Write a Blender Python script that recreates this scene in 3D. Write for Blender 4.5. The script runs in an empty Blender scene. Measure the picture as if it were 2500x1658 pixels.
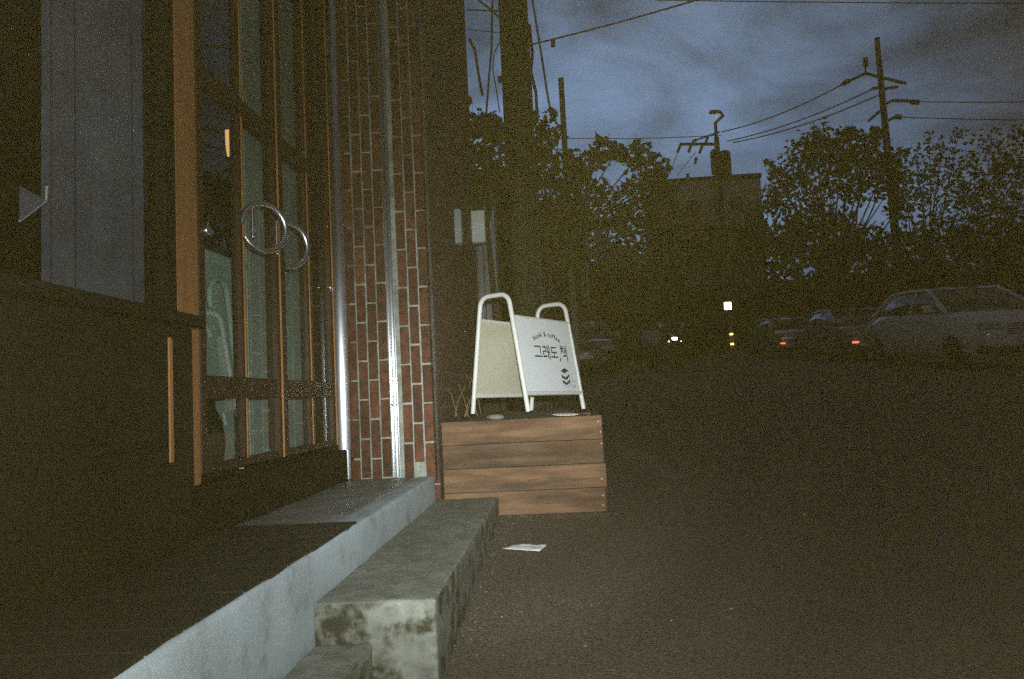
import bpy, bmesh, math, random
from mathutils import Vector, Matrix, noise
R = math.radians
S = bpy.context.scene
COL = S.collection

# ------------------------------------------------------------------ camera
ZC = 0.834                      # lens height above the road under it
W_, H_, F_ = 2500.0, 1658.0, 1800.0
yaw, pitch, roll = R(3.5514), R(4.5035), R(-2.8624)
cy, sy = math.cos(yaw), math.sin(yaw)
r0 = Vector((cy, sy, 0)); f0 = Vector((-sy, cy, 0)); u0 = Vector((0, 0, 1))
fw = f0*math.cos(pitch) + u0*math.sin(pitch)
u1 = u0*math.cos(pitch) - f0*math.sin(pitch)
rt = r0*math.cos(roll) + u1*math.sin(roll)
up = u1*math.cos(roll) - r0*math.sin(roll)
cam = bpy.data.cameras.new('camera')
cam.sensor_width = 36; cam.lens = F_/W_*36; cam.clip_start = 0.02; cam.clip_end = 2000
co = bpy.data.objects.new('camera', cam); COL.objects.link(co)
m = Matrix((rt, up, -fw)).transposed().to_4x4(); m.translation = (0, 0, ZC)
co.matrix_world = m
S.camera = co

def at(x, y, Y):
    """point of the place seen at photo pixel (x, y), at distance Y up the street"""
    d = fw + rt*((x-W_/2)/F_) - up*((y-H_/2)/F_)
    return d*(Y/d.y) + Vector((0, 0, ZC))
def atX(x, y, X):
    d = fw + rt*((x-W_/2)/F_) - up*((y-H_/2)/F_)
    return d*(X/d.x) + Vector((0, 0, ZC))

# ------------------------------------------------------------------ world, sun, flash, exposure
world = bpy.data.worlds.new('World'); S.world = world; world.use_nodes = True
nt = world.node_tree; N = nt.nodes; L = nt.links
for n in list(N): N.remove(n)
out = N.new('ShaderNodeOutputWorld'); bg = N.new('ShaderNodeBackground')
SUN_EL, SUN_ROT = R(1.5), R(-8)
sky = N.new('ShaderNodeTexSky'); sky.sky_type = 'NISHITA'; sky.sun_disc = False
sky.sun_elevation = SUN_EL; sky.sun_rotation = SUN_ROT + math.pi; sky.air_density = 1.0; sky.dust_density = 0.6; sky.ozone_density = 4.0
tc = N.new('ShaderNodeTexCoord'); mp = N.new('ShaderNodeMapping'); mp.inputs['Scale'].default_value = (1.0, 1.0, 2.6)
mp.inputs['Rotation'].default_value = (0, 0, R(25))
nz = N.new('ShaderNodeTexNoise'); nz.inputs['Scale'].default_value = 2.8; nz.inputs['Detail'].default_value = 7; nz.inputs['Roughness'].default_value = 0.58; nz.inputs['Distortion'].default_value = 0.5
cr = N.new('ShaderNodeMapRange'); cr.inputs['From Min'].default_value = .30; cr.inputs['From Max'].default_value = .70
cr.inputs['To Min'].default_value = .26; cr.inputs['To Max'].default_value = 1.42
L.new(tc.outputs['Generated'], mp.inputs['Vector']); L.new(mp.outputs['Vector'], nz.inputs['Vector']); L.new(nz.outputs['Fac'], cr.inputs['Value'])
# afterglow low over the street fading into brown grey town cloud, the same all round
GLOW = (at(1500, 400, 10) - Vector((0, 0, ZC))).normalized()
dp_ = N.new('ShaderNodeVectorMath'); dp_.operation = 'DOT_PRODUCT'; dp_.inputs[1].default_value = GLOW; L.new(tc.outputs['Generated'], dp_.inputs[0])
gr = N.new('ShaderNodeMapRange'); gr.interpolation_type = 'SMOOTHSTEP'; gr.inputs['From Min'].default_value = math.cos(R(31)); gr.inputs['From Max'].default_value = math.cos(R(2)); L.new(dp_.outputs['Value'], gr.inputs['Value'])
ad_ = N.new('ShaderNodeMath'); ad_.operation = 'MULTIPLY_ADD'; L.new(nz.outputs['Fac'], ad_.inputs[0]); ad_.inputs[1].default_value = .5; L.new(gr.outputs[0], ad_.inputs[2])
sb = N.new('ShaderNodeMath'); sb.operation = 'SUBTRACT'; sb.use_clamp = True; L.new(ad_.outputs[0], sb.inputs[0]); sb.inputs[1].default_value = .25
cloud = N.new('ShaderNodeMix'); cloud.data_type = 'RGBA'; L.new(sb.outputs[0], cloud.inputs['Factor'])
cloud.inputs[6].default_value = (.92, .80, .86, 1); cloud.inputs[7].default_value = (2.9, 4.7, 8.1, 1)
nish = N.new('ShaderNodeMix'); nish.data_type = 'RGBA'; nish.inputs['Factor'].default_value = .94
L.new(sky.outputs['Color'], nish.inputs[6]); L.new(cloud.outputs[2], nish.inputs[7])
mul = N.new('ShaderNodeVectorMath'); mul.operation = 'SCALE'; L.new(nish.outputs[2], mul.inputs[0]); L.new(cr.outputs[0], mul.inputs['Scale'])
L.new(mul.outputs[0], bg.inputs['Color']); bg.inputs['Strength'].default_value = 0.05
L.new(bg.outputs['Background'], out.inputs['Surface'])

sun = bpy.data.lights.new('sun', 'SUN'); sun.energy = 0.02; sun.angle = R(25); sun.color = (0.8, 0.88, 1.0)
so = bpy.data.objects.new('sun', sun); COL.objects.link(so)
sd = Vector((math.sin(-SUN_ROT), math.cos(SUN_ROT), 0.12)).normalized()
so.rotation_euler = sd.to_track_quat('Z', 'Y').to_euler()

# the flash that lit the photograph: a small lamp beside the lens
fl = bpy.data.lights.new('camera_flash', 'SPOT'); fl.energy = 740; fl.color = (.94, 1.0, .965)
fl.spot_size = R(176); fl.spot_blend = 0.02; fl.shadow_soft_size = 0.02
fl.use_nodes = True; fn = fl.node_tree.nodes; fk = fl.node_tree.links
em = fn['Emission']; ft = fn.new('ShaderNodeTexCoord'); fs = fn.new('ShaderNodeSeparateXYZ')
fa = fn.new('ShaderNodeMath'); fa.operation = 'ABSOLUTE'; fc = fn.new('ShaderNodeValToRGB'); fc.color_ramp.interpolation = 'EASE'
# beam profile over the cosine of the angle from the axis: bright core, weak skirt, side lobe added to light the near air evenly
stops = [(0.0, .80), (math.cos(R(56)), .80), (math.cos(R(48)), .070), (math.cos(R(28)), .100), (math.cos(R(20)), .19), (math.cos(R(13)), .45), (1.0, 1.0)]
while len(fc.color_ramp.elements) < len(stops): fc.color_ramp.elements.new(.5)
for e_, (p_, v_) in zip(fc.color_ramp.elements, stops): e_.position = p_; e_.color = (v_, v_, v_, 1)
fk.new(ft.outputs['Normal'], fs.inputs[0]); fk.new(fs.outputs['Z'], fa.inputs[0]); fk.new(fa.outputs[0], fc.inputs['Fac']); fk.new(fc.outputs['Color'], em.inputs['Strength'])
fo = bpy.data.objects.new('camera_flash', fl); COL.objects.link(fo)
fo.location = (0.03, 0.0, ZC+0.07)
fd = at(1200, 1010, 4.0) - Vector(fo.location)
fo.rotation_euler = (-fd).to_track_quat('Z', 'Y').to_euler()

vs = S.view_settings; vs.view_transform = 'Standard'; vs.look = 'None'; vs.gamma = 1; vs.use_curve_mapping = False
vs.exposure = 0.0
S.cycles.use_denoising = False; S.cycles.caustics_reflective = False; S.cycles.caustics_refractive = False; S.cycles.use_adaptive_sampling = True; S.cycles.adaptive_threshold = 0.17; S.cycles.adaptive_min_samples = 24; S.cycles.sample_clamp_indirect = 3; S.cycles.sample_clamp_direct = 12; S.cycles.max_bounces = 5; S.cycles.transparent_max_bounces = 16

# ------------------------------------------------------------------ materials
def newmat(name):
    mt = bpy.data.materials.new(name); mt.use_nodes = True
    return mt, mt.node_tree.nodes, mt.node_tree.links, mt.node_tree.nodes['Principled BSDF']
def mat(name, c1, c2=None, scale=8.0, rough=0.7, bump=0.0, bscale=60.0, metal=0.0, coat=0.0, stretch=(1, 1, 1), detail=6, lo=0.35, hi=0.65, spec=0.5, aniso=0.0, c3=None, s3=3.0, lo3=.5, hi3=.62, var=0.0, vary=0.0):
    """noise-mixed colours, fine relief; c3 = a second layer of stains"""
    mt, n, l, p = newmat(name)
    p.inputs['Roughness'].default_value = rough; p.inputs['Metallic'].default_value = metal
    p.inputs['Coat Weight'].default_value = coat; p.inputs['Specular IOR Level'].default_value = spec
    tcd = n.new('ShaderNodeTexCoord'); mpp = n.new('ShaderNodeMapping'); mpp.inputs['Scale'].default_value = stretch
    geo = n.new('ShaderNodeObjectInfo')
    l.new(tcd.outputs['Object'], mpp.inputs['Vector'])
    vec = mpp.outputs['Vector']
    if vary:
        ad = n.new('ShaderNodeVectorMath'); ad.operation = 'MULTIPLY_ADD'
        l.new(geo.outputs['Random'], ad.inputs[0]); ad.inputs[1].default_value = (vary, vary*1.7, vary*.6)
        l.new(vec, ad.inputs[2]); vec = ad.outputs[0]
    c2 = c2 or c1
    nz = n.new('ShaderNodeTexNoise'); nz.inputs['Scale'].default_value = scale; nz.inputs['Detail'].default_value = detail
    l.new(vec, nz.inputs['Vector'])
    rp = n.new('ShaderNodeValToRGB'); rp.color_ramp.elements[0].position = lo; rp.color_ramp.elements[1].position = hi
    rp.color_ramp.elements[0].color = (*c1, 1); rp.color_ramp.elements[1].color = (*c2, 1)
    l.new(nz.outputs['Fac'], rp.inputs['Fac']); colr = rp.outputs['Color']
    if c3:
        n3 = n.new('ShaderNodeTexNoise'); n3.inputs['Scale'].default_value = s3; n3.inputs['Detail'].default_value = 8; n3.inputs['Roughness'].default_value = .65
        l.new(vec, n3.inputs['Vector'])
        r3 = n.new('ShaderNodeValToRGB'); r3.color_ramp.elements[0].position = lo3; r3.color_ramp.elements[1].position = hi3
        l.new(n3.outputs['Fac'], r3.inputs['Fac'])
        mx = n.new('ShaderNodeMix'); mx.data_type = 'RGBA'; l.new(r3.outputs['Color'], mx.inputs['Factor'])
        l.new(colr, mx.inputs[6]); mx.inputs[7].default_value = (*c3, 1); colr = mx.outputs[2]
    if var:
        hs = n.new('ShaderNodeHueSaturation'); mr = n.new('ShaderNodeMapRange')
        mr.inputs['To Min'].default_value = 1-var; mr.inputs['To Max'].default_value = 1+var
        l.new(geo.outputs['Random'], mr.inputs['Value']); l.new(mr.outputs['Result'], hs.inputs['Value']); l.new(colr, hs.inputs['Color']); colr = hs.outputs['Color']
    l.new(colr, p.inputs['Base Color'])
    if bump:
        nb = n.new('ShaderNodeTexNoise'); nb.inputs['Scale'].default_value = bscale; nb.inputs['Detail'].default_value = 5
        l.new(vec, nb.inputs['Vector'])
        b = n.new('ShaderNodeBump'); b.inputs['Strength'].default_value = bump; b.inputs['Distance'].default_value = 0.01
        l.new(nb.outputs['Fac'], b.inputs['Height']); l.new(b.outputs['Normal'], p.inputs['Normal'])
    if aniso:
        p.inputs['Anisotropic'].default_value = aniso
        tg = n.new('ShaderNodeTangent'); tg.direction_type = 'RADIAL'; tg.axis = 'Z'; l.new(tg.outputs['Tangent'], p.inputs['Tangent'])
    return mt
def glassmat(name, tint, ior=1.52, thr=0.0):
    mt, n, l, p = newmat(name); n.remove(p)
    o = n['Material Output']; fr = n.new('ShaderNodeFresnel'); fr.inputs['IOR'].default_value = ior
    tr = n.new('ShaderNodeBsdfTransparent'); tr.inputs['Color'].default_value = (*tint, 1)
    gl = n.new('ShaderNodeBsdfGlossy'); gl.inputs['Roughness'].default_value = 0.01
    mx = n.new('ShaderNodeMixShader'); ge = n.new('ShaderNodeNewGeometry'); k1 = n.new('ShaderNodeMath'); k1.operation = 'SUBTRACT'; k1.inputs[0].default_value = 1; l.new(ge.outputs['Backfacing'], k1.inputs[1]); k2 = n.new('ShaderNodeMath'); k2.operation = 'MULTIPLY'; l.new(fr.outputs[0], k2.inputs[0]); l.new(k1.outputs[0], k2.inputs[1]); l.new(k2.outputs[0], mx.inputs[0]); l.new(tr.outputs[0], mx.inputs[1]); l.new(gl.outputs[0], mx.inputs[2])
    l.new(mx.outputs[0], o.inputs['Surface'])
    return mt
def glowmat(name, c, e):
    mt, n, l, p = newmat(name); p.inputs['Base Color'].default_value = (*c, 1)
    p.inputs['Emission Color'].default_value = (*c, 1); p.inputs['Emission Strength'].default_value = e
    return mt

M = {}
M['asphalt'] = mat('asphalt', (.070, .058, .044), (.215, .182, .142), 110, .88, .9, 160, detail=8, c3=(.12, .10, .078), s3=.9, lo3=.48, hi3=.66)
M['patch'] = mat('asphalt_patch', (.13, .118, .10), (.21, .195, .17), 70, .9, .8, 150, detail=8)
M['render'] = mat('painted_render', (.42, .50, .55), (.53, .61, .66), 5, .8, .08, 45, c3=(.26, .30, .32), s3=9, lo3=.52, hi3=.72)
M['slab'] = mat('porch_concrete', (.20, .22, .23), (.33, .36, .38), 7, .5, .25, 60, c3=(.13, .14, .15), s3=5, lo3=.5, hi3=.68)
M['bench'] = mat('bench_concrete', (.13, .135, .115), (.26, .27, .24), 9, .9, .8, 55, c3=(.040, .038, .022), s3=8.5, lo3=.43, hi3=.60)
def benchmat():
    mt = mat('bench_concrete2', (.18, .19, .16), (.29, .305, .265), 22, .9, .35, 150, detail=10, c3=(.045, .042, .026), s3=13, lo3=.46, hi3=.60)
    n, l = mt.node_tree.nodes, mt.node_tree.links
    r3 = [k for k in n if k.type == 'VALTORGB'][1]; mx = [k for k in n if k.type == 'MIX'][0]
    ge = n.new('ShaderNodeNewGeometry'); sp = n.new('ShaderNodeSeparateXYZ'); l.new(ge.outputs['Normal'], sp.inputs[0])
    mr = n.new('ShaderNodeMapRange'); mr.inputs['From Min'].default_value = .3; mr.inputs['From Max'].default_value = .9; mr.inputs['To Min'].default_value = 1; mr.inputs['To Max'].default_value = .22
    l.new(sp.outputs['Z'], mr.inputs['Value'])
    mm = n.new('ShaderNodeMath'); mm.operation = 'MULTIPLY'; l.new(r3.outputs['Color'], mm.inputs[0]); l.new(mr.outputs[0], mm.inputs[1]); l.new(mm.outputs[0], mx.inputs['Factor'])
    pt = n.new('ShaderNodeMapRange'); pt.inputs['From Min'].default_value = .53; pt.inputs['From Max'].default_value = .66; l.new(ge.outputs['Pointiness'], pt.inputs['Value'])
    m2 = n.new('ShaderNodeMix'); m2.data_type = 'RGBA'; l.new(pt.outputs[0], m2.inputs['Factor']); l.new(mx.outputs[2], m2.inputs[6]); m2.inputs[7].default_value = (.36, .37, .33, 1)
    l.new(m2.outputs[2], n['Principled BSDF'].inputs['Base Color'])
    return mt
M['bench'] = benchmat()
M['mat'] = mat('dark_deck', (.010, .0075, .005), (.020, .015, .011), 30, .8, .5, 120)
M['brick'] = mat('brick', (.075, .026, .015), (.14, .048, .027), 24, .85, .7, 130, c3=(.05, .022, .014), s3=18, var=.30, vary=9)
M['mortar'] = mat('mortar', (.26, .285, .25), (.40, .42, .38), 40, .9, .6, 150, c3=(.13, .13, .11), s3=6, lo3=.48, hi3=.7)
M['wood'] = mat('planter_wood', (.115, .058, .031), (.215, .122, .070), 5, .75, .5, 60, stretch=(.8, 4, 6), detail=9, c3=(.055, .034, .024), s3=2.4, lo3=.47, hi3=.66, var=.22, vary=11)
M['postwood'] = mat('post_wood', (.38, .175, .060), (.47, .23, .088), 6, .55, .2, 60, stretch=(9, 9, .6), detail=8)
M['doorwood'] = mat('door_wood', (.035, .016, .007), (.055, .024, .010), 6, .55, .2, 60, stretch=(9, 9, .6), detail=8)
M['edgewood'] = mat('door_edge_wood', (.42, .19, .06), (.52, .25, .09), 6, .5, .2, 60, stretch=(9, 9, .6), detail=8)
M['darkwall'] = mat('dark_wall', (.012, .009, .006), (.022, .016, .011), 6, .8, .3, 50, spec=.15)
M['alu'] = mat('aluminium', (.70, .74, .80), (.80, .83, .88), 3, .34, 0, metal=1.0, aniso=.85)
M['chrome'] = mat('chrome', (.94, .96, 1.0), rough=.28, metal=1.0)
M['white'] = mat('white_powder_coat', (.74, .75, .71), (.80, .81, .77), 12, .42, .05, 80)
M['panel'] = mat('sign_panel', (.82, .86, .89), (.87, .91, .94), 4, .5, 0)
M['cream'] = mat('sign_panel_back', (.58, .55, .42), (.66, .63, .50), 2, .55, 0)  # back panel's shade put into a darker, yellower colour
M['ink'] = mat('green_ink', (.020, .045, .042), rough=.6)
M['inklight'] = mat('grey_ink', (.16, .22, .22), rough=.6)
M['soil'] = mat('soil', (.022, .016, .010), (.060, .045, .030), 30, .95, 1.0, 60)
M['paper'] = mat('white_paper', (.80, .80, .84), (.88, .88, .90), 20, .7, .3, 30)
M['stone'] = mat('grey_stone', (.20, .19, .18), (.30, .29, .28), 20, .8, .4, 60)
M['stem'] = mat('dry_stem', (.16, .10, .055), (.24, .16, .09), 20, .8)
M['glass'] = glassmat('window_glass', (.80, .86, .84))
M['darkglass'] = glassmat('facade_glass', (.88, .89, .90), 1.45)
M['blind'] = mat('pale_blind', (.68, .76, .69), (.78, .86, .79), 5, .8, .1, 60, stretch=(1, 1, 1))
M['curtain'] = mat('curtain_cloth', (.11, .113, .145), (.17, .175, .215), 6, .9)
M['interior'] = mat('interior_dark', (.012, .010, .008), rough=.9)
M['paletube'] = mat('pale_tube', (.62, .70, .66), rough=.5)
M['concretepole'] = mat('pole_concrete', (.06, .050, .036), (.09, .078, .058), 8, .9, .4, 40)
M['steel'] = mat('dark_steel', (.07, .062, .05), (.10, .09, .075), 8, .6)
M['rod'] = mat('painted_rod', (.32, .20, .24), (.38, .25, .29), 8, .6)
M['bark'] = mat('bark', (.05, .036, .022), (.09, .065, .04), 20, .9, .6, 40)
M['leaf'] = mat('leaf', (.050, .056, .022), (.095, .10, .045), 3, .55, var=.2)
M['leaf2'] = mat('far_leaf', (.055, .058, .026), (.11, .11, .05), 1.2, .6, var=.2)
M['farwall'] = mat('far_wall', (.06, .048, .032), (.09, .072, .050), 1.2, .9)
M['blockwall'] = mat('block_wall', (.42, .40, .36), (.52, .50, .46), .4, .9)
M['farpale'] = mat('far_pale', (.42, .44, .50), (.50, .52, .58), 1.2, .8)
M['shutter'] = mat('pale_shutter', (.22, .23, .25), (.32, .33, .35), 6, .6, stretch=(6, 6, .4))
M['farglass'] = mat('far_glass', (.03, .035, .045), rough=.08, spec=.9)
M['paneglass'] = mat('reflecting_pane', (.30, .36, .34), (.40, .46, .44), 3, .25)
M['palebox'] = mat('pale_box', (.66, .74, .70), (.78, .85, .80), 6, .6)
M['paint'] = mat('dark_car_paint', (.06, .058, .075), rough=.25, coat=1.0, spec=.6)
M['paint2'] = mat('grey_car_paint', (.18, .185, .22), rough=.3, coat=1.0, spec=.6)
M['paint3'] = mat('silver_car_paint', (.72, .74, .82), rough=.32, coat=1.0, spec=.6)
M['tyre'] = mat('tyre', (.015, .014, .013), rough=.85)
M['rim'] = mat('rim', (.30, .30, .32), rough=.35, metal=.8)
M['lens'] = mat('lamp_lens', (.40, .44, .50), rough=.12, coat=1.0)
M['carglass'] = mat('car_glass', (.012, .013, .016), rough=.04, spec=1.0)
M['box'] = mat('blue_box', (.26, .32, .46), (.32, .38, .52), 6, .5)
M['blackplastic'] = mat('black_plastic', (.02, .019, .018), rough=.5)
M['amber'] = glowmat('amber_reflector_glow', (1.0, .55, .16), 3.0)  # pole reflectors made to glow, standing in for returned flash
M['reflectorglow'] = glowmat('orange_red_reflector_glow', (1.0, .16, .07), 1.6)  # car reflectors: emission takes the place of the flash they return
M['signglow'] = glowmat('white_lit_panel', (.93, .97, 1.0), 3.0)  # reflective sign face, its flash return put in as emission
M['headlamp'] = glowmat('headlamp', (1.0, .97, .9), 4.0)
M['warm'] = glowmat('warm_lamp', (1.0, .52, .17), 1.1)

# ------------------------------------------------------------------ mesh helpers
def box(bm, c, s, rot=None, bev=0.0, seg=1):
    g = bmesh.ops.create_cube(bm, size=1.0)['verts']
    mt = Matrix.Diagonal((*s, 1))
    if rot is not None: mt = rot.to_4x4() @ mt
    bmesh.ops.transform(bm, matrix=Matrix.Translation(c) @ mt, verts=g)
    if bev:
        ed = list({e for v in g for e in v.link_edges})
        bmesh.ops.bevel(bm, geom=ed, offset=bev, segments=seg, affect='EDGES', profile=.5)
def bx(bm, x0, x1, y0, y1, z0, z1, bev=0.0, seg=1):
    box(bm, ((x0+x1)/2, (y0+y1)/2, (z0+z1)/2), (x1-x0, y1-y0, z1-z0), None, bev, seg)
def tube(bm, pts, r, n=8, r1=None, cap=True):
    pts = [Vector(p) for p in pts]; rings = []
    for i, p in enumerate(pts):
        t = (pts[min(i+1, len(pts)-1)] - pts[max(i-1, 0)]).normalized()
        a = Vector((0, 0, 1)) if abs(t.z) < .9 else Vector((1, 0, 0))
        if i == 0: s = t.cross(a).normalized()
        else:
            s = (s - t*s.dot(t)).normalized()
        b = t.cross(s)
        k = i/(len(pts)-1); rr = r[i] if isinstance(r, (list, tuple)) else (r if r1 is None else r + (r1-r)*k)
        rings.append([bm.verts.new(p + (s*math.cos(2*math.pi*j/n) + b*math.sin(2*math.pi*j/n))*rr) for j in range(n)])
    for a, b in zip(rings, rings[1:]):
        for j in range(n): bm.faces.new((a[j], a[(j+1) % n], b[(j+1) % n], b[j]))
    if cap: bm.faces.new(rings[0][::-1]); bm.faces.new(rings[-1])
def lathe(bm, prof, c, n=16, axis='z'):
    rings = []
    for (r, h) in prof:
        ring = []
        for j in range(n):
            a = 2*math.pi*j/n
            v = Vector((r*math.cos(a), r*math.sin(a), h))
            if axis == 'x': v = Vector((v.z, v.x, v.y))
            ring.append(bm.verts.new(Vector(c)+v))
        rings.append(ring)
    for a, b in zip(rings, rings[1:]):
        for j in range(n): bm.faces.new((a[j], a[(j+1) % n], b[(j+1) % n], b[j]))
    bm.faces.new(rings[0][::-1]); bm.faces.new(rings[-1])
def obj(name, bm, mt, parent=None, smooth=False, autos=None):
    me = bpy.data.meshes.new(name)
    bmesh.ops.recalc_face_normals(bm, faces=bm.faces)
    bm.to_mesh(me); bm.free()
    me.materials.append(M[mt] if isinstance(mt, str) else mt)
    if smooth:
        me.polygons.foreach_set('use_smooth', [True]*len(me.polygons)); me.set_sharp_from_angle(angle=R(48))
    o = bpy.data.objects.new(name, me); COL.objects.link(o)
    if parent: o.parent = parent
    return o
def new(): return bmesh.new()
def tag(o, label=None, cat=None, group=None, kind=None):
    if label: o['label'] = label
    if cat: o['category'] = cat
    if group: o['group'] = group
    if kind: o['kind'] = kind
    return o
def thing(name, label, cat, loc=(0, 0, 0), rz=0.0, group=None):
    o = bpy.data.objects.new(name, None); COL.objects.link(o); o.location = loc; o.rotation_euler = (0, 0, rz)
    o.empty_display_size = .1
    return tag(o, label, cat, group)
def copy_tree(o, parent=None):
    c = o.copy(); COL.objects.link(c)
    if parent: c.parent = parent
    for ch in o.children: copy_tree(ch, c)
    return c
def part(name, mt, parent, fn, smooth=False):
    bm = new(); fn(bm); return obj(name, bm, mt, parent, smooth)
def gz(Y): return .065*Y if Y < 50 else 3.25
ROOTS = {}

# ------------------------------------------------------------------ the setting: road, porch, walls
bm = new()
prof = [(-12, gz(-12))] + [(y, gz(y)) for y in (-4, 0, 2, 4, 8, 16, 30, 44)] + [(50, 3.22), (56, 3.42), (70, 3.5), (400, 3.6)]
xs = [-250, -30, -6, -2, 0, 2, 6, 12, 30, 250]
vv = [[bm.verts.new((x, y, z)) for x in xs] for y, z in prof]
for a, b in zip(vv, vv[1:]):
    for i in range(len(xs)-1): bm.faces.new((a[i], a[i+1], b[i+1], b[i]))
tag(obj('road', bm, 'asphalt', None, True), 'worn grey brown asphalt road climbing away from the camera', None, None, 'structure')

DZ = .464; KX = -.655
def rough_block(name, x0, x1, y0, y1, z0, z1, mt, seg, amp, bev, seed, parent=None, taper=None):
    """cast block with uneven, chipped edges"""
    bm = new(); bx(bm, x0, x1, y0, y1, z0, z1, bev, 3)
    bmesh.ops.triangulate(bm, faces=bm.faces)
    for _ in range(8):
        ed = [e for e in bm.edges if e.calc_length() > seg]
        if not ed: break
        bmesh.ops.subdivide_edges(bm, edges=ed, cuts=1)
        bmesh.ops.triangulate(bm, faces=bm.faces)
    off = Vector((seed*7.3, seed*3.1, seed))
    bm.normal_update()
    for v in bm.verts:
        p = v.co*6+off
        d = noise.noise(p)*amp + noise.noise(p*4)*amp*.45
        edge = (min(abs(v.co.x-x0), abs(v.co.x-x1)) < bev*1.6) + (min(abs(v.co.z-z1), 9) < bev*1.6) + (min(abs(v.co.y-y0), abs(v.co.y-y1)) < bev*1.6)
        if edge >= 2: d -= max(0, noise.noise(v.co*14+off)+.05)*amp*3.0
        v.co += v.normal*d
        if taper: taper(v)
    return obj(name, bm, mt, parent, True)

porch = thing('porch', 'concrete porch with pale blue grey rendered edge in front of the glass doors', 'porch')
rough_block('kerb', KX-.09, KX, .55, 3.72, .0, DZ, 'render', .05, .0022, .012, 1, porch)
rough_block('concrete_floor', -1.093, KX-.0915, 2.33, 3.72, .1, DZ-.003, 'slab', .06, .0015, .008, 2, porch)
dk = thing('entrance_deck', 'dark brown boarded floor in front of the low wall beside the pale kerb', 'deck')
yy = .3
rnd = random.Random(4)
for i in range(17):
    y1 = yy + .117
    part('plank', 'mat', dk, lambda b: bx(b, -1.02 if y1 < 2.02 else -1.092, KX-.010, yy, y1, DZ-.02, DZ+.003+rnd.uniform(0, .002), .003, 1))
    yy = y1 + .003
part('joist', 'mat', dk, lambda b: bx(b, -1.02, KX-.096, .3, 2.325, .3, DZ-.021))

# raised dark step below the doors
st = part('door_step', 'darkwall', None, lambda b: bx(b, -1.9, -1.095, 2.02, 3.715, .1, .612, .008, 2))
tag(st, 'dark brown step the glass doors stand on', 'step')

# concrete bench against the kerb
def btaper(v):
    pass
bn = rough_block('concrete_bench', KX+.002, -.34, 1.87, 3.735, .02, .342, 'bench', .022, .0013, .010, 3)
tag(bn, 'mossy stained concrete ledge bench running along the pale kerb', 'bench')

lb = rough_block('low_concrete_step', KX+.003, -.50, .75, 1.868, .0, .245, 'bench', .03, .004, .014, 5)
tag(lb, 'rough low concrete step at the foot of the ledge bench, at the bottom edge', 'step')

# ------------------------------------------------------------------ brick pier beside the doors
pier = thing('brick_pier', 'red brick pier of upright bricks with pale joints beside the glass doors', 'pier', (0, 0, 0))
PX0, PX1, PY = -1.072, -.652, 3.735
part('mortar_core', 'mortar', pier, lambda b: bx(b, PX0, PX1-.004, PY+.006, PY+.16, DZ-.02, 5.2))
cols = []
x = PX1 - .0475
for i in range(3): cols.append(x); x -= .0545
x -= .058
for i in range(4): cols.append(x); x -= .0545
brick_me = None
BW, BH = .0465, .191
for ci, x0 in enumerate(cols):
    z = DZ - .03 + (.1 if ci % 2 else .0) - .07*(ci > 2)
    k = 0
    while z < 3.5:
        if brick_me is None:
            bm = new(); bx(bm, 0, BW, 0, .06, 0, BH, .0035, 2)
            bo = obj('brick', bm, 'brick', pier); brick_me = bo.data
        else:
            bo = bpy.data.objects.new('brick', brick_me); COL.objects.link(bo); bo.parent = pier
        bo.location = (x0+rnd.uniform(-.001, .001), PY+rnd.uniform(-.0015, .0015), z+rnd.uniform(-.002, .002))
        z += .2
        k += 1
# aluminium channels
def channel(bm, x0, x1, yf, z0, z1):
    w = (x1-x0)
    tube(bm, [(x0+w*.16, yf, z0), (x0+w*.16, yf, z1)], w*.16, 12)
    tube(bm, [(x0+w*.70, yf-.004, z0), (x0+w*.70, yf-.004, z1)], w*.30, 14)
    bx(bm, x0, x1, yf+.006, yf+.02, z0, z1)
ch = thing('aluminium_channel', 'bright aluminium channel running up between the brick columns', 'channel')
part('rail', 'alu', ch, lambda b: channel(b, -.870, -.832, PY-.006, DZ, 3.4), True)
part('joint_clip', 'chrome', ch, lambda b: (bx(b, -.864, -.834, PY-.022, PY-.002, .822, .832, .003, 1), bx(b, -.862, -.836, PY-.020, PY-.002, .842, .848, .002, 1)))
jb = thing('door_jamb', 'shiny metal jamb strip between the glass doors and the brick pier', 'jamb')
part('rail', 'alu', jb, lambda b: (tube(b, [(-1.112, PY-.012, .614), (-1.112, PY-.012, 3.3)], .030, 18), bx(b, -1.14, -1.085, PY, PY+.03, .614, 3.3)), True)
part('foot', 'alu', jb, lambda b: tube(b, [(-1.100, PY-.012, DZ), (-1.100, PY-.012, .612)], .017, 14), True)

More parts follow.
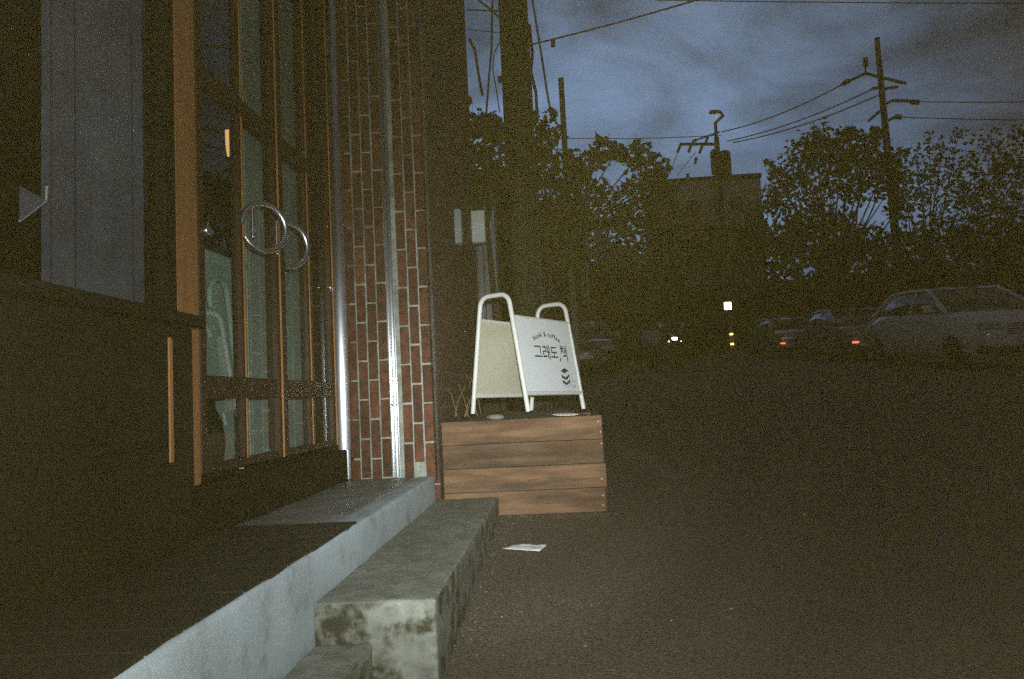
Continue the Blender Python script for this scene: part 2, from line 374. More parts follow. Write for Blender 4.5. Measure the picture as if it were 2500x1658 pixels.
# side wall of the brick building up the street, with two small panes
def brickwall_mat():
    mt, n, l, p = newmat('side_brick'); tcd = n.new('ShaderNodeTexCoord'); mpp = n.new('ShaderNodeMapping')
    mpp.inputs['Rotation'].default_value = (0, R(90), R(0)); 
    sx = n.new('ShaderNodeSeparateXYZ'); cx = n.new('ShaderNodeCombineXYZ')
    l.new(tcd.outputs['Object'], sx.inputs[0]); l.new(sx.outputs['Z'], cx.inputs['X']); l.new(sx.outputs['Y'], cx.inputs['Y'])
    b = n.new('ShaderNodeTexBrick'); b.inputs['Scale'].default_value = 1; b.inputs['Brick Width'].default_value = .2; b.inputs['Row Height'].default_value = .0545
    b.inputs['Mortar Size'].default_value = .004; b.inputs['Color1'].default_value = (.10, .04, .025, 1); b.inputs['Color2'].default_value = (.15, .06, .035, 1); b.inputs['Mortar'].default_value = (.30, .30, .28, 1)
    l.new(cx.outputs[0], b.inputs['Vector']); l.new(b.outputs['Color'], p.inputs['Base Color']); p.inputs['Roughness'].default_value = .9
    bp = n.new('ShaderNodeBump'); bp.inputs['Strength'].default_value = .6; bp.inputs['Distance'].default_value = .006; bp.invert = True
    l.new(b.outputs['Fac'], bp.inputs['Height']); l.new(bp.outputs['Normal'], p.inputs['Normal'])
    return mt
M['sidebrick'] = brickwall_mat()
bw = thing('shop_building', 'dark brick shop building rising behind the porch and glass doors', 'building')
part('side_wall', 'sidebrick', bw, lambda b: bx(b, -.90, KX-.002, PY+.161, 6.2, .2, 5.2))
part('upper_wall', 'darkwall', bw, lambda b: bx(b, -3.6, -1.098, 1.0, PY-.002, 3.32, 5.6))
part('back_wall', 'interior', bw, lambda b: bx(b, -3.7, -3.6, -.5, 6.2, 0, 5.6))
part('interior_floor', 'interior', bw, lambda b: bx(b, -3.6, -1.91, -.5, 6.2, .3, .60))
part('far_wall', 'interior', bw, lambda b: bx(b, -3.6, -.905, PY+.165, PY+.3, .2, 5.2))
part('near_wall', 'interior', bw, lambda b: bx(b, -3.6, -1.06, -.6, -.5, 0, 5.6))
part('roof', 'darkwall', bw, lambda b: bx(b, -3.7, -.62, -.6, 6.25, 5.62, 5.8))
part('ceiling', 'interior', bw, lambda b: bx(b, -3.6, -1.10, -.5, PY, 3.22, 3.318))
for (q, Yq, wq, hq, mq, lab) in (((1168, 555), 6.0, .118, .27, 'palebox', 'pale box mounted on the far end of the brick wall above the sign'), ((1119, 555), 4.95, .056, .24, 'paneglass', 'dim narrow box on the brick side wall nearer the pier')):
    c_ = at(*q, Yq)
    t = thing('wall_box', lab, 'box', (c_.x, Yq, c_.z), 0, 'boxes on the brick side wall')
    part('case', mq, t, lambda b: box(b, (0, 0, 0), (wq, .09, hq), None, .012, 2))
    part('bracket', 'steel', t, lambda b: box(b, ((KX-c_.x)/2, .01, hq*.3), (abs(KX-c_.x), .03, .02)))
# low wall and window at the left
LX = -1.02
part('low_wall', 'darkwall', bw, lambda b: bx(b, LX-.12, LX, -.5, 2.0, .3, 1.075, .006, 1))
part('window_sill', 'darkwall', bw, lambda b: bx(b, LX-.13, LX+.03, -.5, 2.01, 1.076, 1.106, .006, 2))
win = part('window', 'darkwall', bw, lambda b: (bx(b, LX-.10, LX-.04, 1.935, 1.995, 1.107, 3.32, .004, 1), bx(b, LX-.10, LX-.04, 1.24, 1.30, 1.107, 3.32, .004, 1), bx(b, LX-.10, LX-.04, -.5, 2.0, 3.12, 3.319, .004, 1)))
part('pane', 'darkglass', win, lambda b: bx(b, LX-.075, LX-.067, 1.301, 1.934, 1.107, 3.119))
part('pane', 'darkglass', win, lambda b: bx(b, LX-.075, LX-.067, -.48, 1.239, 1.107, 3.119))
part('orange_strip', 'postwood', bw, lambda b: bx(b, LX+.001, LX+.006, 1.862, 1.880, .71, 1.036, .001, 1))  # thin orange strip set on the low wall

# orange timber post
po = thing('timber_post', 'thick orange brown timber post left of the glass doors', 'post')
part('shaft', 'postwood', po, lambda b: bx(b, -1.20, -1.118, 2.10, 2.235, .614, 3.32, .006, 2))

# ------------------------------------------------------------------ glazed double doors
DX = -1.13
def leaf(name, label, y0, y1, blinds):
    t = thing(name, label, 'door', (0, 0, 0), 0, 'pair of glazed doors')
    z0, z1 = .64, 3.1; sw = .045; ym = (y0+y1)/2
    part('stile', 'doorwood', t, lambda b: bx(b, DX-.045, DX, y0, y0+sw, z0, z1, .004, 1))
    part('stile', 'doorwood', t, lambda b: bx(b, DX-.045, DX, y1-sw, y1, z0, z1, .004, 1))
    part('bottom_rail', 'doorwood', t, lambda b: bx(b, DX-.042, DX-.003, y0+sw, y1-sw, z0, .668, .003, 1))
    part('middle_rail', 'doorwood', t, lambda b: bx(b, DX-.042, DX-.003, y0+sw, y1-sw, .880, .955, .003, 1))
    part('transom_rail', 'doorwood', t, lambda b: bx(b, DX-.042, DX-.003, y0+sw, y1-sw, 1.93, 2.0, .003, 1))
    part('top_rail', 'doorwood', t, lambda b: bx(b, DX-.042, DX-.003, y0+sw, y1-sw, z1-.08, z1, .003, 1))
    for (za, zb) in ((.668, .880), (.955, 1.93), (2.0, z1-.08)):
        part('mullion', 'doorwood', t, lambda b: bx(b, DX-.040, DX-.005, ym-.022, ym+.022, za, zb, .003, 1))
        part('bead', 'edgewood', t, lambda b: bx(b, DX-.004, DX+.001, ym-.006, ym+.006, za, zb, .001, 1))
        for (ya, yb) in ((y0+sw, ym-.022), (ym+.022, y1-sw)):
            part('pane', 'glass', t, lambda b: bx(b, DX-.026, DX-.020, ya, yb, za, zb))
    part('edge_bead', 'edgewood', t, lambda b: bx(b, DX+.001, DX+.008, y1-.020, y1-.011, z0, z1, .002, 1))
    lk = part('lock_plate', 'chrome', t, lambda b: (lathe(b, [(.0, .0), (.016, .0), (.016, .008), (.010, .014), (.0, .014)], (DX, (y0 if blinds else y1)+(.05 if blinds else -.05), 1.43), 14, 'x'), lathe(b, [(.0, .0), (.010, .0), (.010, .008), (.0, .010)], (DX, (y0 if blinds else y1)+(.08 if blinds else -.08), 1.43), 12, 'x')), True)
    return t
dA = leaf('glazed_door', 'glazed timber door next to the orange post, with a full ring handle', 2.262, 2.952, True)
dB = leaf('glazed_door', 'glazed timber door next to the brick pier, farther ring handle', 2.966, 3.665, False)
def pull(bm, c, rad, r, ang, a0, a1, n=30):
    u = Vector((math.sin(ang), math.cos(ang), 0))
    tube(bm, [Vector(c) + (u*math.cos(a0+(a1-a0)*k/n) + Vector((0, 0, 1))*math.sin(a0+(a1-a0)*k/n))*rad for k in range(n+1)], r, 10)
cA = atX(645, 555, DX+.075); cB = atX(703, 598, DX+.075)
for t, c, a0, a1 in ((dA, cA, R(-150), R(178)), (dB, cB, R(-100), R(100))):
    part('pull_handle', 'chrome', t, lambda b: pull(b, c, .088, .0112, R(38), a0, a1), True)
    part('handle_plate', 'chrome', t, lambda b: bx(b, DX+.001, DX+.008, c.y+.060, c.y+.080, c.z-.02, c.z+.12, .003, 2))
# blinds and things behind the glass
BXL = -1.29
bl = []
for i, (ya, yb, zb, lab) in enumerate(((2.36, 2.98, 1.42, 'short pale blind behind the door pane beside the orange post'), (3.00, 3.34, 2.7, 'tall pale blind behind the ring handle'), (3.40, 3.72, 2.9, 'pale blind behind the far door pane by the brick pier'))):
    t = part('window_blind', 'blind', None, lambda b: (bx(b, BXL-.006, BXL, ya, yb, .60, zb), tube(b, [(BXL-.003, ya, zb+.012), (BXL-.003, yb, zb+.012)], .014, 8)))
    tag(t, lab, 'blind', 'blinds behind the doors')
cn = part('bent_tube', 'paletube', None, lambda b: tube(b, [Vector((-1.235, 2.62, 1.25)) + Vector((0, math.cos(a)*.075*-1, math.sin(a)*.075)) for a in [math.pi*k/8-.5 for k in range(0, 9)]] + [(-1.235, 2.72, 1.12), (-1.235, 2.76, .95), (-1.235, 2.78, .615)], .011, 8), True)
tag(cn, 'pale bent tube behind the leftmost door pane', 'paletube')  # stand-in tube for the pale curve showing in the pane
vz = part('dark_vase', 'darkwall', None, lambda b: lathe(b, [(.0, .0), (.035, .0), (.05, .06), (.056, .12), (.045, .19), (.025, .235), (.024, .27), (.0, .27)], (-1.225, 2.50, .613), 20), True)
tag(vz, 'dark round vase behind the low left door pane', 'vase')
for i, (q, sc, lab) in enumerate((((558, 345), .5, 'warm glowing lamp shade seen through the upper door glass'), ((490, 345), .28, 'small warm glow seen beside the timber post through the glass'))):
    c = atX(q[0], q[1], -1.45)
    t = thing('pendant_lamp', lab, 'lamp', c, 0, 'warm lamps inside the shop')
    part('shade', 'warm', t, lambda b: lathe(b, [(.0, .05), (.030*sc, .05), (.026*sc, -.02), (.016*sc, -.07), (.0, -.07)], (0, 0, 0), 14), True)
    part('cord', 'interior', t, lambda b: tube(b, [(0, 0, .05), (0, 0, 3.22-c.z)], .004, 6))
bm = new(); pr_ = []
for k in range(60):
    y_ = 1.72+k*.0096; pr_.append((-1.26+.014*math.sin(k*1.15)+.006*math.sin(k*.41), y_))
lo_ = [bm.verts.new((a, b, 1.10)) for a, b in pr_]; hi_ = [bm.verts.new((a, b, 3.2)) for a, b in pr_]
for k in range(59): bm.faces.new((lo_[k], lo_[k+1], hi_[k+1], hi_[k]))
tag(obj('curtain', bm, 'curtain', None, True), 'grey violet pleated curtain hanging inside the window left of the timber post', 'curtain')
# pale triangle inside the left window
c0 = at(47, 540, 1.52); c1 = at(112, 490, 1.58); c2 = at(47, 455, 1.52); c3 = at(114, 455, 1.58)
cdv = thing('pale_triangle', 'pale triangular sheet inside the dark window at the far left', 'shape')
sx_ = Vector((0, 0, 0))
def quadslab(b, a, bb, c, d, th=.003):
    n = ((bb-a).cross(d-a)).normalized()*th
    v = [b.verts.new(p) for p in (a, bb, c, d, a+n, bb+n, c+n, d+n)]
    for f in ((0, 1, 2, 3), (7, 6, 5, 4), (0, 4, 5, 1), (1, 5, 6, 2), (2, 6, 7, 3), (3, 7, 4, 0)): b.faces.new([v[i] for i in f])
part('sheet', 'curtain', cdv, lambda b: quadslab(b, c0+sx_, c1+sx_, (c1*.5+c2*.5)+sx_, c2+sx_))
part('edge_strip', 'paletube', cdv, lambda b: tube(b, [c0, c1, c3], .0032, 6))

# ------------------------------------------------------------------ timber planter
pl = thing('timber_planter', 'weathered timber box planter of four wide boards carrying the white sign', 'planter', (0, 0, 0), 0)
GX0, GX1, GY0, GY1, GT = -.615, .207, 3.75, 4.66, .718
zb = .238; ph = (GT-zb-.012)/4
for k in range(4):
    z0 = zb+.006+k*(ph+.003)+.003; dx = rnd.uniform(0, .012)
    part('plank', 'wood', pl, lambda b: bx(b, GX0, GX1-dx, GY0, GY0+.024, z0, z0+ph+.0005, .0025, 2))
    part('plank', 'wood', pl, lambda b: bx(b, GX1-.030, GX1-.006, GY0+.0245, GY1, z0, z0+ph-.003, .003, 1))
    part('plank', 'wood', pl, lambda b: bx(b, GX0+.006, GX0+.030, GY0+.0245, GY1, z0, z0+ph-.003, .003, 1))
    part('plank', 'wood', pl, lambda b: bx(b, GX0, GX1, GY1+.001, GY1+.025, z0, z0+ph-.003, .003, 1))
    for sx in (GX0+.035, GX1-.022):
        for dz in (.03, ph-.03):
            if sx > 0 and rnd.random() < .7:
                part('screw', 'paper', pl, lambda b: lathe(b, [(.0, 0), (.0034, 0), (.0025, .0015), (.0, .002)], (sx+rnd.uniform(-.006, .006), 0, 0), 8)).matrix_local = Matrix.Translation((0, GY0-.0005, z0+dz+rnd.uniform(-.01, .01))) @ Matrix.Translation((sx, 0, 0)) @ Matrix.Rotation(R(90), 4, 'X') @ Matrix.Translation((-sx, 0, 0))
for (cx, cyy) in ((GX0+.055, GY0+.05), (GX1-.056, GY0+.05), (GX0+.055, GY1-.025), (GX1-.056, GY1-.025)):
    part('corner_post', 'wood', pl, lambda b: bx(b, cx-.024, cx+.024, cyy-.024, cyy+.024, zb, GT-.02))
bm = new(); nx, ny = 22, 22; g = []
for j in range(ny+1):
    row = []
    for i in range(nx+1):
        u, v = i/nx, j/ny; e = min(u, 1-u, v, 1-v)*5
        z = GT-.028 + .062*min(1, e)**.7 + noise.noise(Vector((u*9, v*9, 3)))*.008*min(1, e)
        row.append(bm.verts.new((GX0+.032+u*(GX1-GX0-.066), GY0+.026+v*(GY1-GY0-.03), z)))
    g.append(row)
for j in range(ny):
    for i in range(nx): bm.faces.new((g[j][i], g[j][i+1], g[j+1][i+1], g[j+1][i]))
obj('soil', bm, 'soil', pl, True)
# things lying on the planter
c = at(1382, 1019, 3.80)
bm = new(); lathe(bm, [(.0, 0), (.050, 0), (.070, .005), (.070, .008), (.05, .004), (.0, .006)], (0, 0, 0), 20)
d_ = obj('white_saucer', bm, 'paper', None, True); d_.location = (c.x, 3.83, GT+.010); d_.rotation_euler = (R(2), R(2), 0)
tag(d_, 'shallow white dish lying on the planter edge under the sign', 'dish')
bm = new(); bmesh.ops.create_icosphere(bm, subdivisions=2, radius=.045)
for v in bm.verts: v.co = Vector((v.co.x*1.1, v.co.y*.8, v.co.z*.32))*(1+.2*noise.noise(v.co*30))
d_ = obj('flat_stone', bm, 'stone', None, True); d_.location = (at(1210, 1022, 3.80).x, 3.82, GT+.02)
tag(d_, 'flat grey stone lying on the front left of the planter', 'stone')
dp = thing('dry_plant', 'dry brown plant stems rising left of the sign in the planter', 'plant', (-.56, 4.2, GT+.02))
for k in range(7):
    a = rnd.uniform(-.6, .6); h = rnd.uniform(.08, .28)
    bxx, byy = rnd.uniform(-.05, .10), rnd.uniform(-.1, .1)
    part('stem', 'stem', dp, lambda b: tube(b, [(bxx, byy, 0), (bxx+a*.05, byy, h*.5), (bxx+a*.16, byy+.02, h)], .0035, 5, .0015))
for k in range(5):
    x_, y_, z_ = rnd.uniform(-.06, .12), rnd.uniform(-.1, .1), rnd.uniform(.03, .22); s_ = rnd.uniform(.02, .04); a = rnd.uniform(0, 3)
    part('dry_leaf', 'stem', dp, lambda b: b.faces.new([b.verts.new(p) for p in ((x_, y_, z_), (x_+s_*math.cos(a)*.5, y_+s_*.3, z_+s_), (x_+s_*math.cos(a), y_, z_+s_*1.8), (x_+s_*math.cos(a)*.3, y_-s_*.3, z_+s_))]))

# ------------------------------------------------------------------ A-frame sign
sg = thing('a_frame_sign', 'white tubular A-frame cafe sign standing on the timber planter', 'sign')
LF = at(1290, 1005, 3.87); RF = at(1425, 998.5, 4.355)
aV = Vector((RF.x-LF.x, RF.y-LF.y, 0)); aL = aV.length; aV.normalize()
bV = Vector((-aV.y, aV.x, 0))
if bV.x > 0: bV = -bV
SPR = .372; TOPW = .205; HB = .575; HT = .635; TR = .0128
def uframe(bm, base):
    # inverted U leaning inwards: two legs, rounded shoulders
    pts = []
    ins = (SPR-TOPW)/2
    B0 = base; B1 = base + bV*SPR
    def P(s, z): return base + bV*s + Vector((0, 0, z))
    pts.append(P(0, 0)); pts.append(P(ins*.5, HB*.5)); pts.append(P(ins*.95, HB*.95))
    rr = .062
    for k in range(7):
        a = math.pi/2*k/6
        pts.append(P(ins + rr - rr*math.cos(a), HT-rr + rr*math.sin(a)))
    for k in range(7):
        a = math.pi/2*(1-k/6)
        pts.append(P(SPR-ins - rr + rr*math.cos(a), HT-rr + rr*math.sin(a)))
    pts.append(P(SPR-ins*.95, HB*.95)); pts.append(P(SPR-ins*.5, HB*.5)); pts.append(P(SPR, 0))
    tube(bm, pts, TR, 14)
LF3 = Vector((LF.x, LF.y, LF.z)); RF3 = LF3 + aV*aL; RF3.z = RF.z
part('end_frame', 'white', sg, lambda b: uframe(b, LF3), True)
part('end_frame', 'white', sg, lambda b: uframe(b, RF3), True)
ins = (SPR-TOPW)/2
dzz = RF.z - LF.z
def SP(s, z, back=False, out=0.0):
    """point on a panel: s 0..1 from the near frame to the far one, z height above the feet"""
    t = ins*z/HB
    q = LF3 + aV*aL*s + (bV*(SPR-t) if back else bV*t) + Vector((0, 0, z+dzz*s))
    nrm = (-bV if not back else bV) + Vector((0, 0, ins/HB)); nrm.normalize()
    return q + nrm*out
PZ0, PZ1 = .102, .505
def slab(b, back, s0, s1, za, zb2, o0, o1):
    v = [b.verts.new(SP(s, z, back, o)) for o in (o0, o1) for (s, z) in ((s0, za), (s1, za), (s1, zb2), (s0, zb2))]
    for f in ((0, 1, 2, 3), (7, 6, 5, 4), (0, 4, 5, 1), (1, 5, 6, 2), (2, 6, 7, 3), (3, 7, 4, 0)): b.faces.new([v[i] for i in f])
for back in (False, True):
    part('panel', 'cream' if back else 'panel', sg, lambda b: slab(b, back, .018, .982, PZ0, PZ1, -.006, .006))
    part('panel_rail', 'white', sg, lambda b: tube(b, [SP(.01, PZ1+.006, back), SP(.99, PZ1+.006, back)], .0105, 12), True)
    part('panel_rail', 'white', sg, lambda b: tube(b, [SP(.01, PZ0-.006, back), SP(.99, PZ0-.006, back)], .0125, 12), True)
# lettering: strokes in panel coordinates, u 0..1 across, v 0..1 up
fp = [v for v in sg.children if v.name.startswith('panel')][0]
def PU(u, v, o=.0066): return SP(.03+u*.94, PZ0+.012+v*(PZ1-PZ0-.024), False, o)
def stroke(b, pts, w):
    pts2 = [PU(*p) for p in pts]
    nrm = (-bV + Vector((0, 0, ins/HB))).normalized()
    for a, c in zip(pts2, pts2[1:]):
        d = (c-a).normalized(); s = nrm.cross(d).normalized()*w*.5; e = d*w*.35
        b.faces.new([b.verts.new(p) for p in (a-s-e, c-s+e, c+s+e, a+s-e)])
def poly(b, pts): b.faces.new([b.verts.new(PU(*p)) for p in pts])
# 그 래 도 , 책   each in its own cell (x0, width), y 0..1
U0, V0, VH = .245, .455, .205
def glyph(x0, w, lines, lw=.0088):
    bm = new()
    for ln in lines: stroke(bm, [(U0 + (x0+px_*w), V0+py_*VH) for px_, py_ in ln], lw)
    obj('letter', bm, 'ink', fp)
glyph(.000, .135, [[(.12, .86), (.86, .86), (.80, .34)], [(0, .16), (1, .16)]])
glyph(.155, .125, [[(.04, .86), (.46, .86), (.46, .54), (.06, .54), (.06, .16), (.52, .20)], [(.72, .92), (.72, .04)], [(.72, .50), (.98, .50)], [(.98, .98), (.98, -.02)]])
glyph(.305, .125, [[(.84, .86), (.14, .84), (.14, .50), (.88, .50)], [(.50, .50), (.50, .18)], [(0, .16), (1, .16)]])
glyph(.462, .02, [[(.7, .10), (.2, -.10)]])
glyph(.500, .125, [[(.10, 1.0), (.36, .98)], [(0, .84), (.50, .84)], [(.28, .84), (.04, .50)], [(.28, .70), (.54, .52)], [(.70, .98), (.70, .44)], [(.70, .70), (.96, .70)], [(.96, 1.04), (.96, .42)], [(.34, .28), (.96, .30), (.94, -.10)]])
# book & coffee along a shallow arc (built-in font, turned to mesh)
def letters(text):
    n = len(text); widths = {'o': .9, 'b': .9, 'k': .85, '&': 1.1, ' ': .55, 'c': .8, 'f': .55, 'e': .9}
    tot = sum(widths[ch] for ch in text); pos = 0
    for ch in text:
        w = widths[ch]; mid = (pos+w/2)/tot; pos += w
        if ch == ' ': continue
        cu = bpy.data.curves.new('glyph', 'FONT'); cu.body = ch; cu.size = 1; cu.align_x = 'CENTER'; cu.resolution_u = 3; cu.offset = .035
        ob = bpy.data.objects.new('glyph', cu); COL.objects.link(ob)
        dg = bpy.context.evaluated_depsgraph_get(); me = bpy.data.meshes.new_from_object(ob.evaluated_get(dg))
        ang = (mid-.5)*1.05; hh = .048
        uc = .265 + mid*.50; vc = .795 - (1-math.cos(ang))*.62 + .0
        wpan = aL*.94; hpan = (PZ1-PZ0-.024)
        v0 = []; bmx = new()
        for v in me.vertices:
            lx, ly = v.co.x*.037, v.co.y*.037
            rx, ry = lx*math.cos(-ang) - ly*math.sin(-ang), lx*math.sin(-ang)+ly*math.cos(-ang)
            v0.append(bmx.verts.new(PU(uc + rx/wpan, vc + ry/hpan)))
        for p in me.polygons:
            try: bmx.faces.new([v0[i] for i in p.vertices])
            except ValueError: pass
        bpy.data.objects.remove(ob); bpy.data.curves.remove(cu); bpy.data.meshes.remove(me)
        obj('letter', bmx, 'ink', fp)
letters('book & coffee')
bm = new()
cu, cv = .76, .275
poly(bm, [(cu-.080, cv+.005), (cu, cv+.050), (cu+.072, cv+.015), (cu-.006, cv-.035)])
for k in range(2):
    dv = -.062-.080*k
    poly(bm, [(cu-.080, cv+dv+.012), (cu-.004, cv+dv-.030), (cu-.004, cv+dv-.072), (cu-.078, cv+dv-.030)])
    poly(bm, [(cu-.004, cv+dv-.030), (cu+.074, cv+dv+.020), (cu+.072, cv+dv-.022), (cu-.004, cv+dv-.072)])
obj('book_stack_mark', bm, 'ink', fp)
bm = new()
stroke(bm, [(cu-.078, cv-.160), (cu-.070, cv-.205), (cu-.004, cv-.245), (cu+.062, cv-.20)], .0024)
stroke(bm, [(cu-.082, cv+.0), (cu-.076, cv-.20)], .0018); stroke(bm, [(cu+.074, cv+.015), (cu+.070, cv-.12)], .0018)
stroke(bm, [(cu+.085, cv-.150), (cu+.095, cv-.225), (cu+.165, cv-.225), (cu+.195, cv-.150), (cu+.085, cv-.150)], .0024)
stroke(bm, [(cu+.08, cv-.240), (cu+.175, cv-.240)], .0024)
stroke(bm, [(cu+.088, cv-.18), (cu+.066, cv-.19), (cu+.09, cv-.21)], .002)
stroke(bm, [(cu+.115, cv-.03), (cu+.106, cv-.06), (cu+.120, cv-.085), (cu+.112, cv-.12)], .0026)
obj('coffee_cup_mark', bm, 'inklight', fp)

# ------------------------------------------------------------------ litter on the road
def onroad(x, y):
    d = fw + rt*((x-W_/2)/F_) - up*((y-H_/2)/F_)
    k = -ZC/(d.z-.065*d.y); return d*k + Vector((0, 0, ZC))
q = [onroad(*p) for p in ((1228, 1344), (1252, 1334), (1336, 1338), (1318, 1351))]
bm = new(); top = []
nn = 8
for j in range(nn+1):
    for i in range(nn+1):
        u, v = i/nn, j/nn
        p = (q[0]*(1-u)+q[3]*u)*(1-v) + (q[1]*(1-u)+q[2]*u)*v
        top.append(bm.verts.new(p + Vector((0, 0, .008+.006*noise.noise(Vector((u*4, v*4, 1)))+.004*u*v))))
for j in range(nn):
    for i in range(nn): bm.faces.new((top[j*(nn+1)+i], top[j*(nn+1)+i+1], top[(j+1)*(nn+1)+i+1], top[(j+1)*(nn+1)+i]))
pp = obj('paper_sheet', bm, 'paper', None, True)
sm = pp.modifiers.new('thick', 'SOLIDIFY'); sm.thickness = .003
tag(pp, 'crumpled white sheet of paper lying on the asphalt', 'paper')
for (x, y, s, lab) in ((1225, 1507, .011, 'pale scrap on the asphalt nearest the ledge bench'), (1273, 1495, .008, 'tiny white scrap on the asphalt right of another pale scrap'),
                       (1430, 1578, .013, 'pale chip low on the asphalt beyond the paper sheet'), (1786, 1487, .016, 'light grey pebble alone on the right of the asphalt'), (1228, 1600, .007, 'small pale speck lowest on the asphalt by the bench'),
                       (1472, 1248, .022, 'pale stone fragment at the right foot of the planter'), (1280, 1316, .008, 'tiny chip on the asphalt just behind the paper sheet')):
    s *= .42; bm = new(); bmesh.ops.create_icosphere(bm, subdivisions=2, radius=s)
    for v in bm.verts: v.co = Vector((v.co.x*1.2, v.co.y, v.co.z*.5))*(1+.35*noise.noise(v.co*90+Vector((x, y, 0))))
    o = obj('litter_scrap', bm, 'stone' if s < .004 else 'stone', None); o.location = onroad(x, y)+Vector((0, 0, s*.3))
    tag(o, lab, 'litter', 'scraps on the asphalt')

rp_ = random.Random(21)
def patch(name, label, pts, mt, h):
    bm = new(); q_ = [onroad(*p) for p in pts]; ring_ = []
    for k in range(len(q_)):
        a, b = q_[k], q_[(k+1) % len(q_)]
        for t_ in range(5): ring_.append((a*(1-t_/5)+b*t_/5) + Vector((rp_.uniform(-.012, .012), rp_.uniform(-.012, .012), h)))
    bm.faces.new([bm.verts.new(v) for v in ring_])
    o = obj(name, bm, mt); return tag(o, label, None, None, 'structure')
patch('road_patch', 'worn lighter strip of asphalt right of the planter', [(1490, 1085), (1560, 1095), (1640, 1150), (1665, 1172), (1600, 1165), (1520, 1120)], 'patch', .004)
bm = new()
for k in range(260):
    u = rp_.random()
    if u < .4: x_, y_ = -.335+abs(rp_.gauss(0, .05)), rp_.uniform(1.5, 3.7)
    elif u < .65: x_, y_ = rp_.uniform(-.33, .25), 3.74-abs(rp_.gauss(0, .05))
    else: x_, y_ = rp_.uniform(-.3, 2.2), rp_.uniform(1.6, 5)
    s_ = rp_.uniform(.0015, .0045)
    g_ = bmesh.ops.create_icosphere(bm, subdivisions=1, radius=s_)['verts']
    bmesh.ops.transform(bm, matrix=Matrix.Translation((x_, y_, gz(y_)+s_*.4)) @ Matrix.Diagonal((rp_.uniform(.8, 1.6), 1, .7, 1)), verts=g_)
tag(obj('gravel', bm, 'patch'), 'fine grit lying on the asphalt and along the bench foot', 'grit', None, 'stuff')

# ------------------------------------------------------------------ trees and foliage
def leaves(bm, clumps, leaf, density, rnd, depth=1.0):
    for (c, r) in clumps:
        n = int(density*(r/leaf)**2)
        for _ in range(n):
            d = Vector((rnd.gauss(0, 1), rnd.gauss(0, 1), rnd.gauss(0, 1))).normalized()
            p = c + Vector((d.x*r, d.y*r*depth, d.z*r))*(rnd.random()**.45)*(1+.25*noise.noise(d*2.2+c))
            a = Vector((rnd.gauss(0, 1), rnd.gauss(0, 1), rnd.gauss(-.3, .7))).normalized()
            b = a.cross(Vector((rnd.gauss(0, 1), rnd.gauss(0, 1), rnd.gauss(0, 1)))).normalized()
            s = leaf*rnd.uniform(.6, 1.25); w = s*.30; nn_ = a.cross(b)*s*.08
            v = [bm.verts.new(p + q_) for q_ in (-a*s*.5, -a*s*.12+b*w+nn_, a*s*.2+b*w*.8+nn_, a*s*.5, a*s*.2-b*w*.8+nn_, -a*s*.12-b*w+nn_)]
            bm.faces.new((v[0], v[1], v[2], v[3])); bm.faces.new((v[0], v[3], v[4], v[5]))
def tree(name, label, base, fork, clumps, leaf, density, tr, seed, lm='leaf', depth=1.0, group=None, cat='tree'):
    rnd = random.Random(seed)
    t = thing(name, label, cat, (0, 0, 0), 0, group)
    b = Vector(base); f = Vector(fork)
    def trunk(bm):
        tube(bm, [b, b*.6+f*.4+Vector((tr*.5, 0, 0)), f], [tr*1.25, tr, tr*.8], 10)
    part('trunk', 'bark', t, trunk, True)
    def limbs(bm):
        for (c, r) in clumps:
            mid = f*.45+c*.55 + Vector((rnd.uniform(-.3, .3)*r, rnd.uniform(-.3, .3)*r, -r*.3))
            tube(bm, [f, mid, c], [tr*.45, tr*.25, tr*.1], 6)
            for _ in range(12):
                d = Vector((rnd.gauss(0, 1), rnd.gauss(0, 1), rnd.gauss(.5, 1))).normalized()
                tube(bm, [c, c+d*r*.5+Vector((0, 0, r*.1)), c+d*r*rnd.uniform(.8, 1.35)], [tr*.1, tr*.07, tr*.03], 4)
    part('limbs', 'bark', t, limbs, True)
    bm = new(); leaves(bm, clumps, leaf, density, rnd, depth)
    obj('crown', bm, lm, t)
    return t
def cl(lst, Y, jit, rnd): return [(at(x, y, Y+rnd.uniform(-jit, jit)), rp/F_*Y) for (x, y, rp) in lst]
rn = random.Random(11)
near = [(1305, 350, 55), (1262, 430, 80), (1345, 415, 70), (1410, 405, 45), (1468, 350, 26), (1455, 390, 30), (1555, 385, 42), (1505, 372, 30), (1605, 410, 36), (1590, 455, 50), (1545, 470, 45), (1400, 470, 50), (1300, 520, 80), (1500, 540, 55), (1575, 540, 60), (1370, 560, 60), (1300, 640, 55), (1530, 610, 50), (1630, 470, 26), (1225, 500, 55), (1390, 640, 36), (1615, 590, 40), (1470, 475, 42), (1450, 560, 42), (1480, 620, 45), (1640, 545, 36), (1655, 610, 40), (1425, 440, 32), (1580, 640, 45)]
tree('broadleaf_tree', 'dark leafy tree behind the sign, its ragged top against the sky', (-.15, 9.0, gz(9)), at(1340, 600, 9.0), cl(near, 9.0, .5, rn), .105, 27, .05, 5)
vine = [(1120, 330, 50), (1160, 310, 45), (1195, 330, 45), (1180, 390, 55), (1130, 420, 60), (1215, 420, 40), (1190, 300, 26), (1120, 250, 34), (1150, 470, 45), (1225, 330, 34), (1205, 290, 22)]
tree('climbing_shrub', 'climbing leafy shrub at the far corner of the brick building', (-.52, 6.75, gz(6.75)), at(1190, 560, 6.8), cl(vine, 6.8, .25, rn), .105, 26, .03, 6, cat='shrub')
pv = [(1345, 285, 20), (1300, 285, 22), (1320, 320, 30), (1285, 330, 26), (1360, 330, 24)]
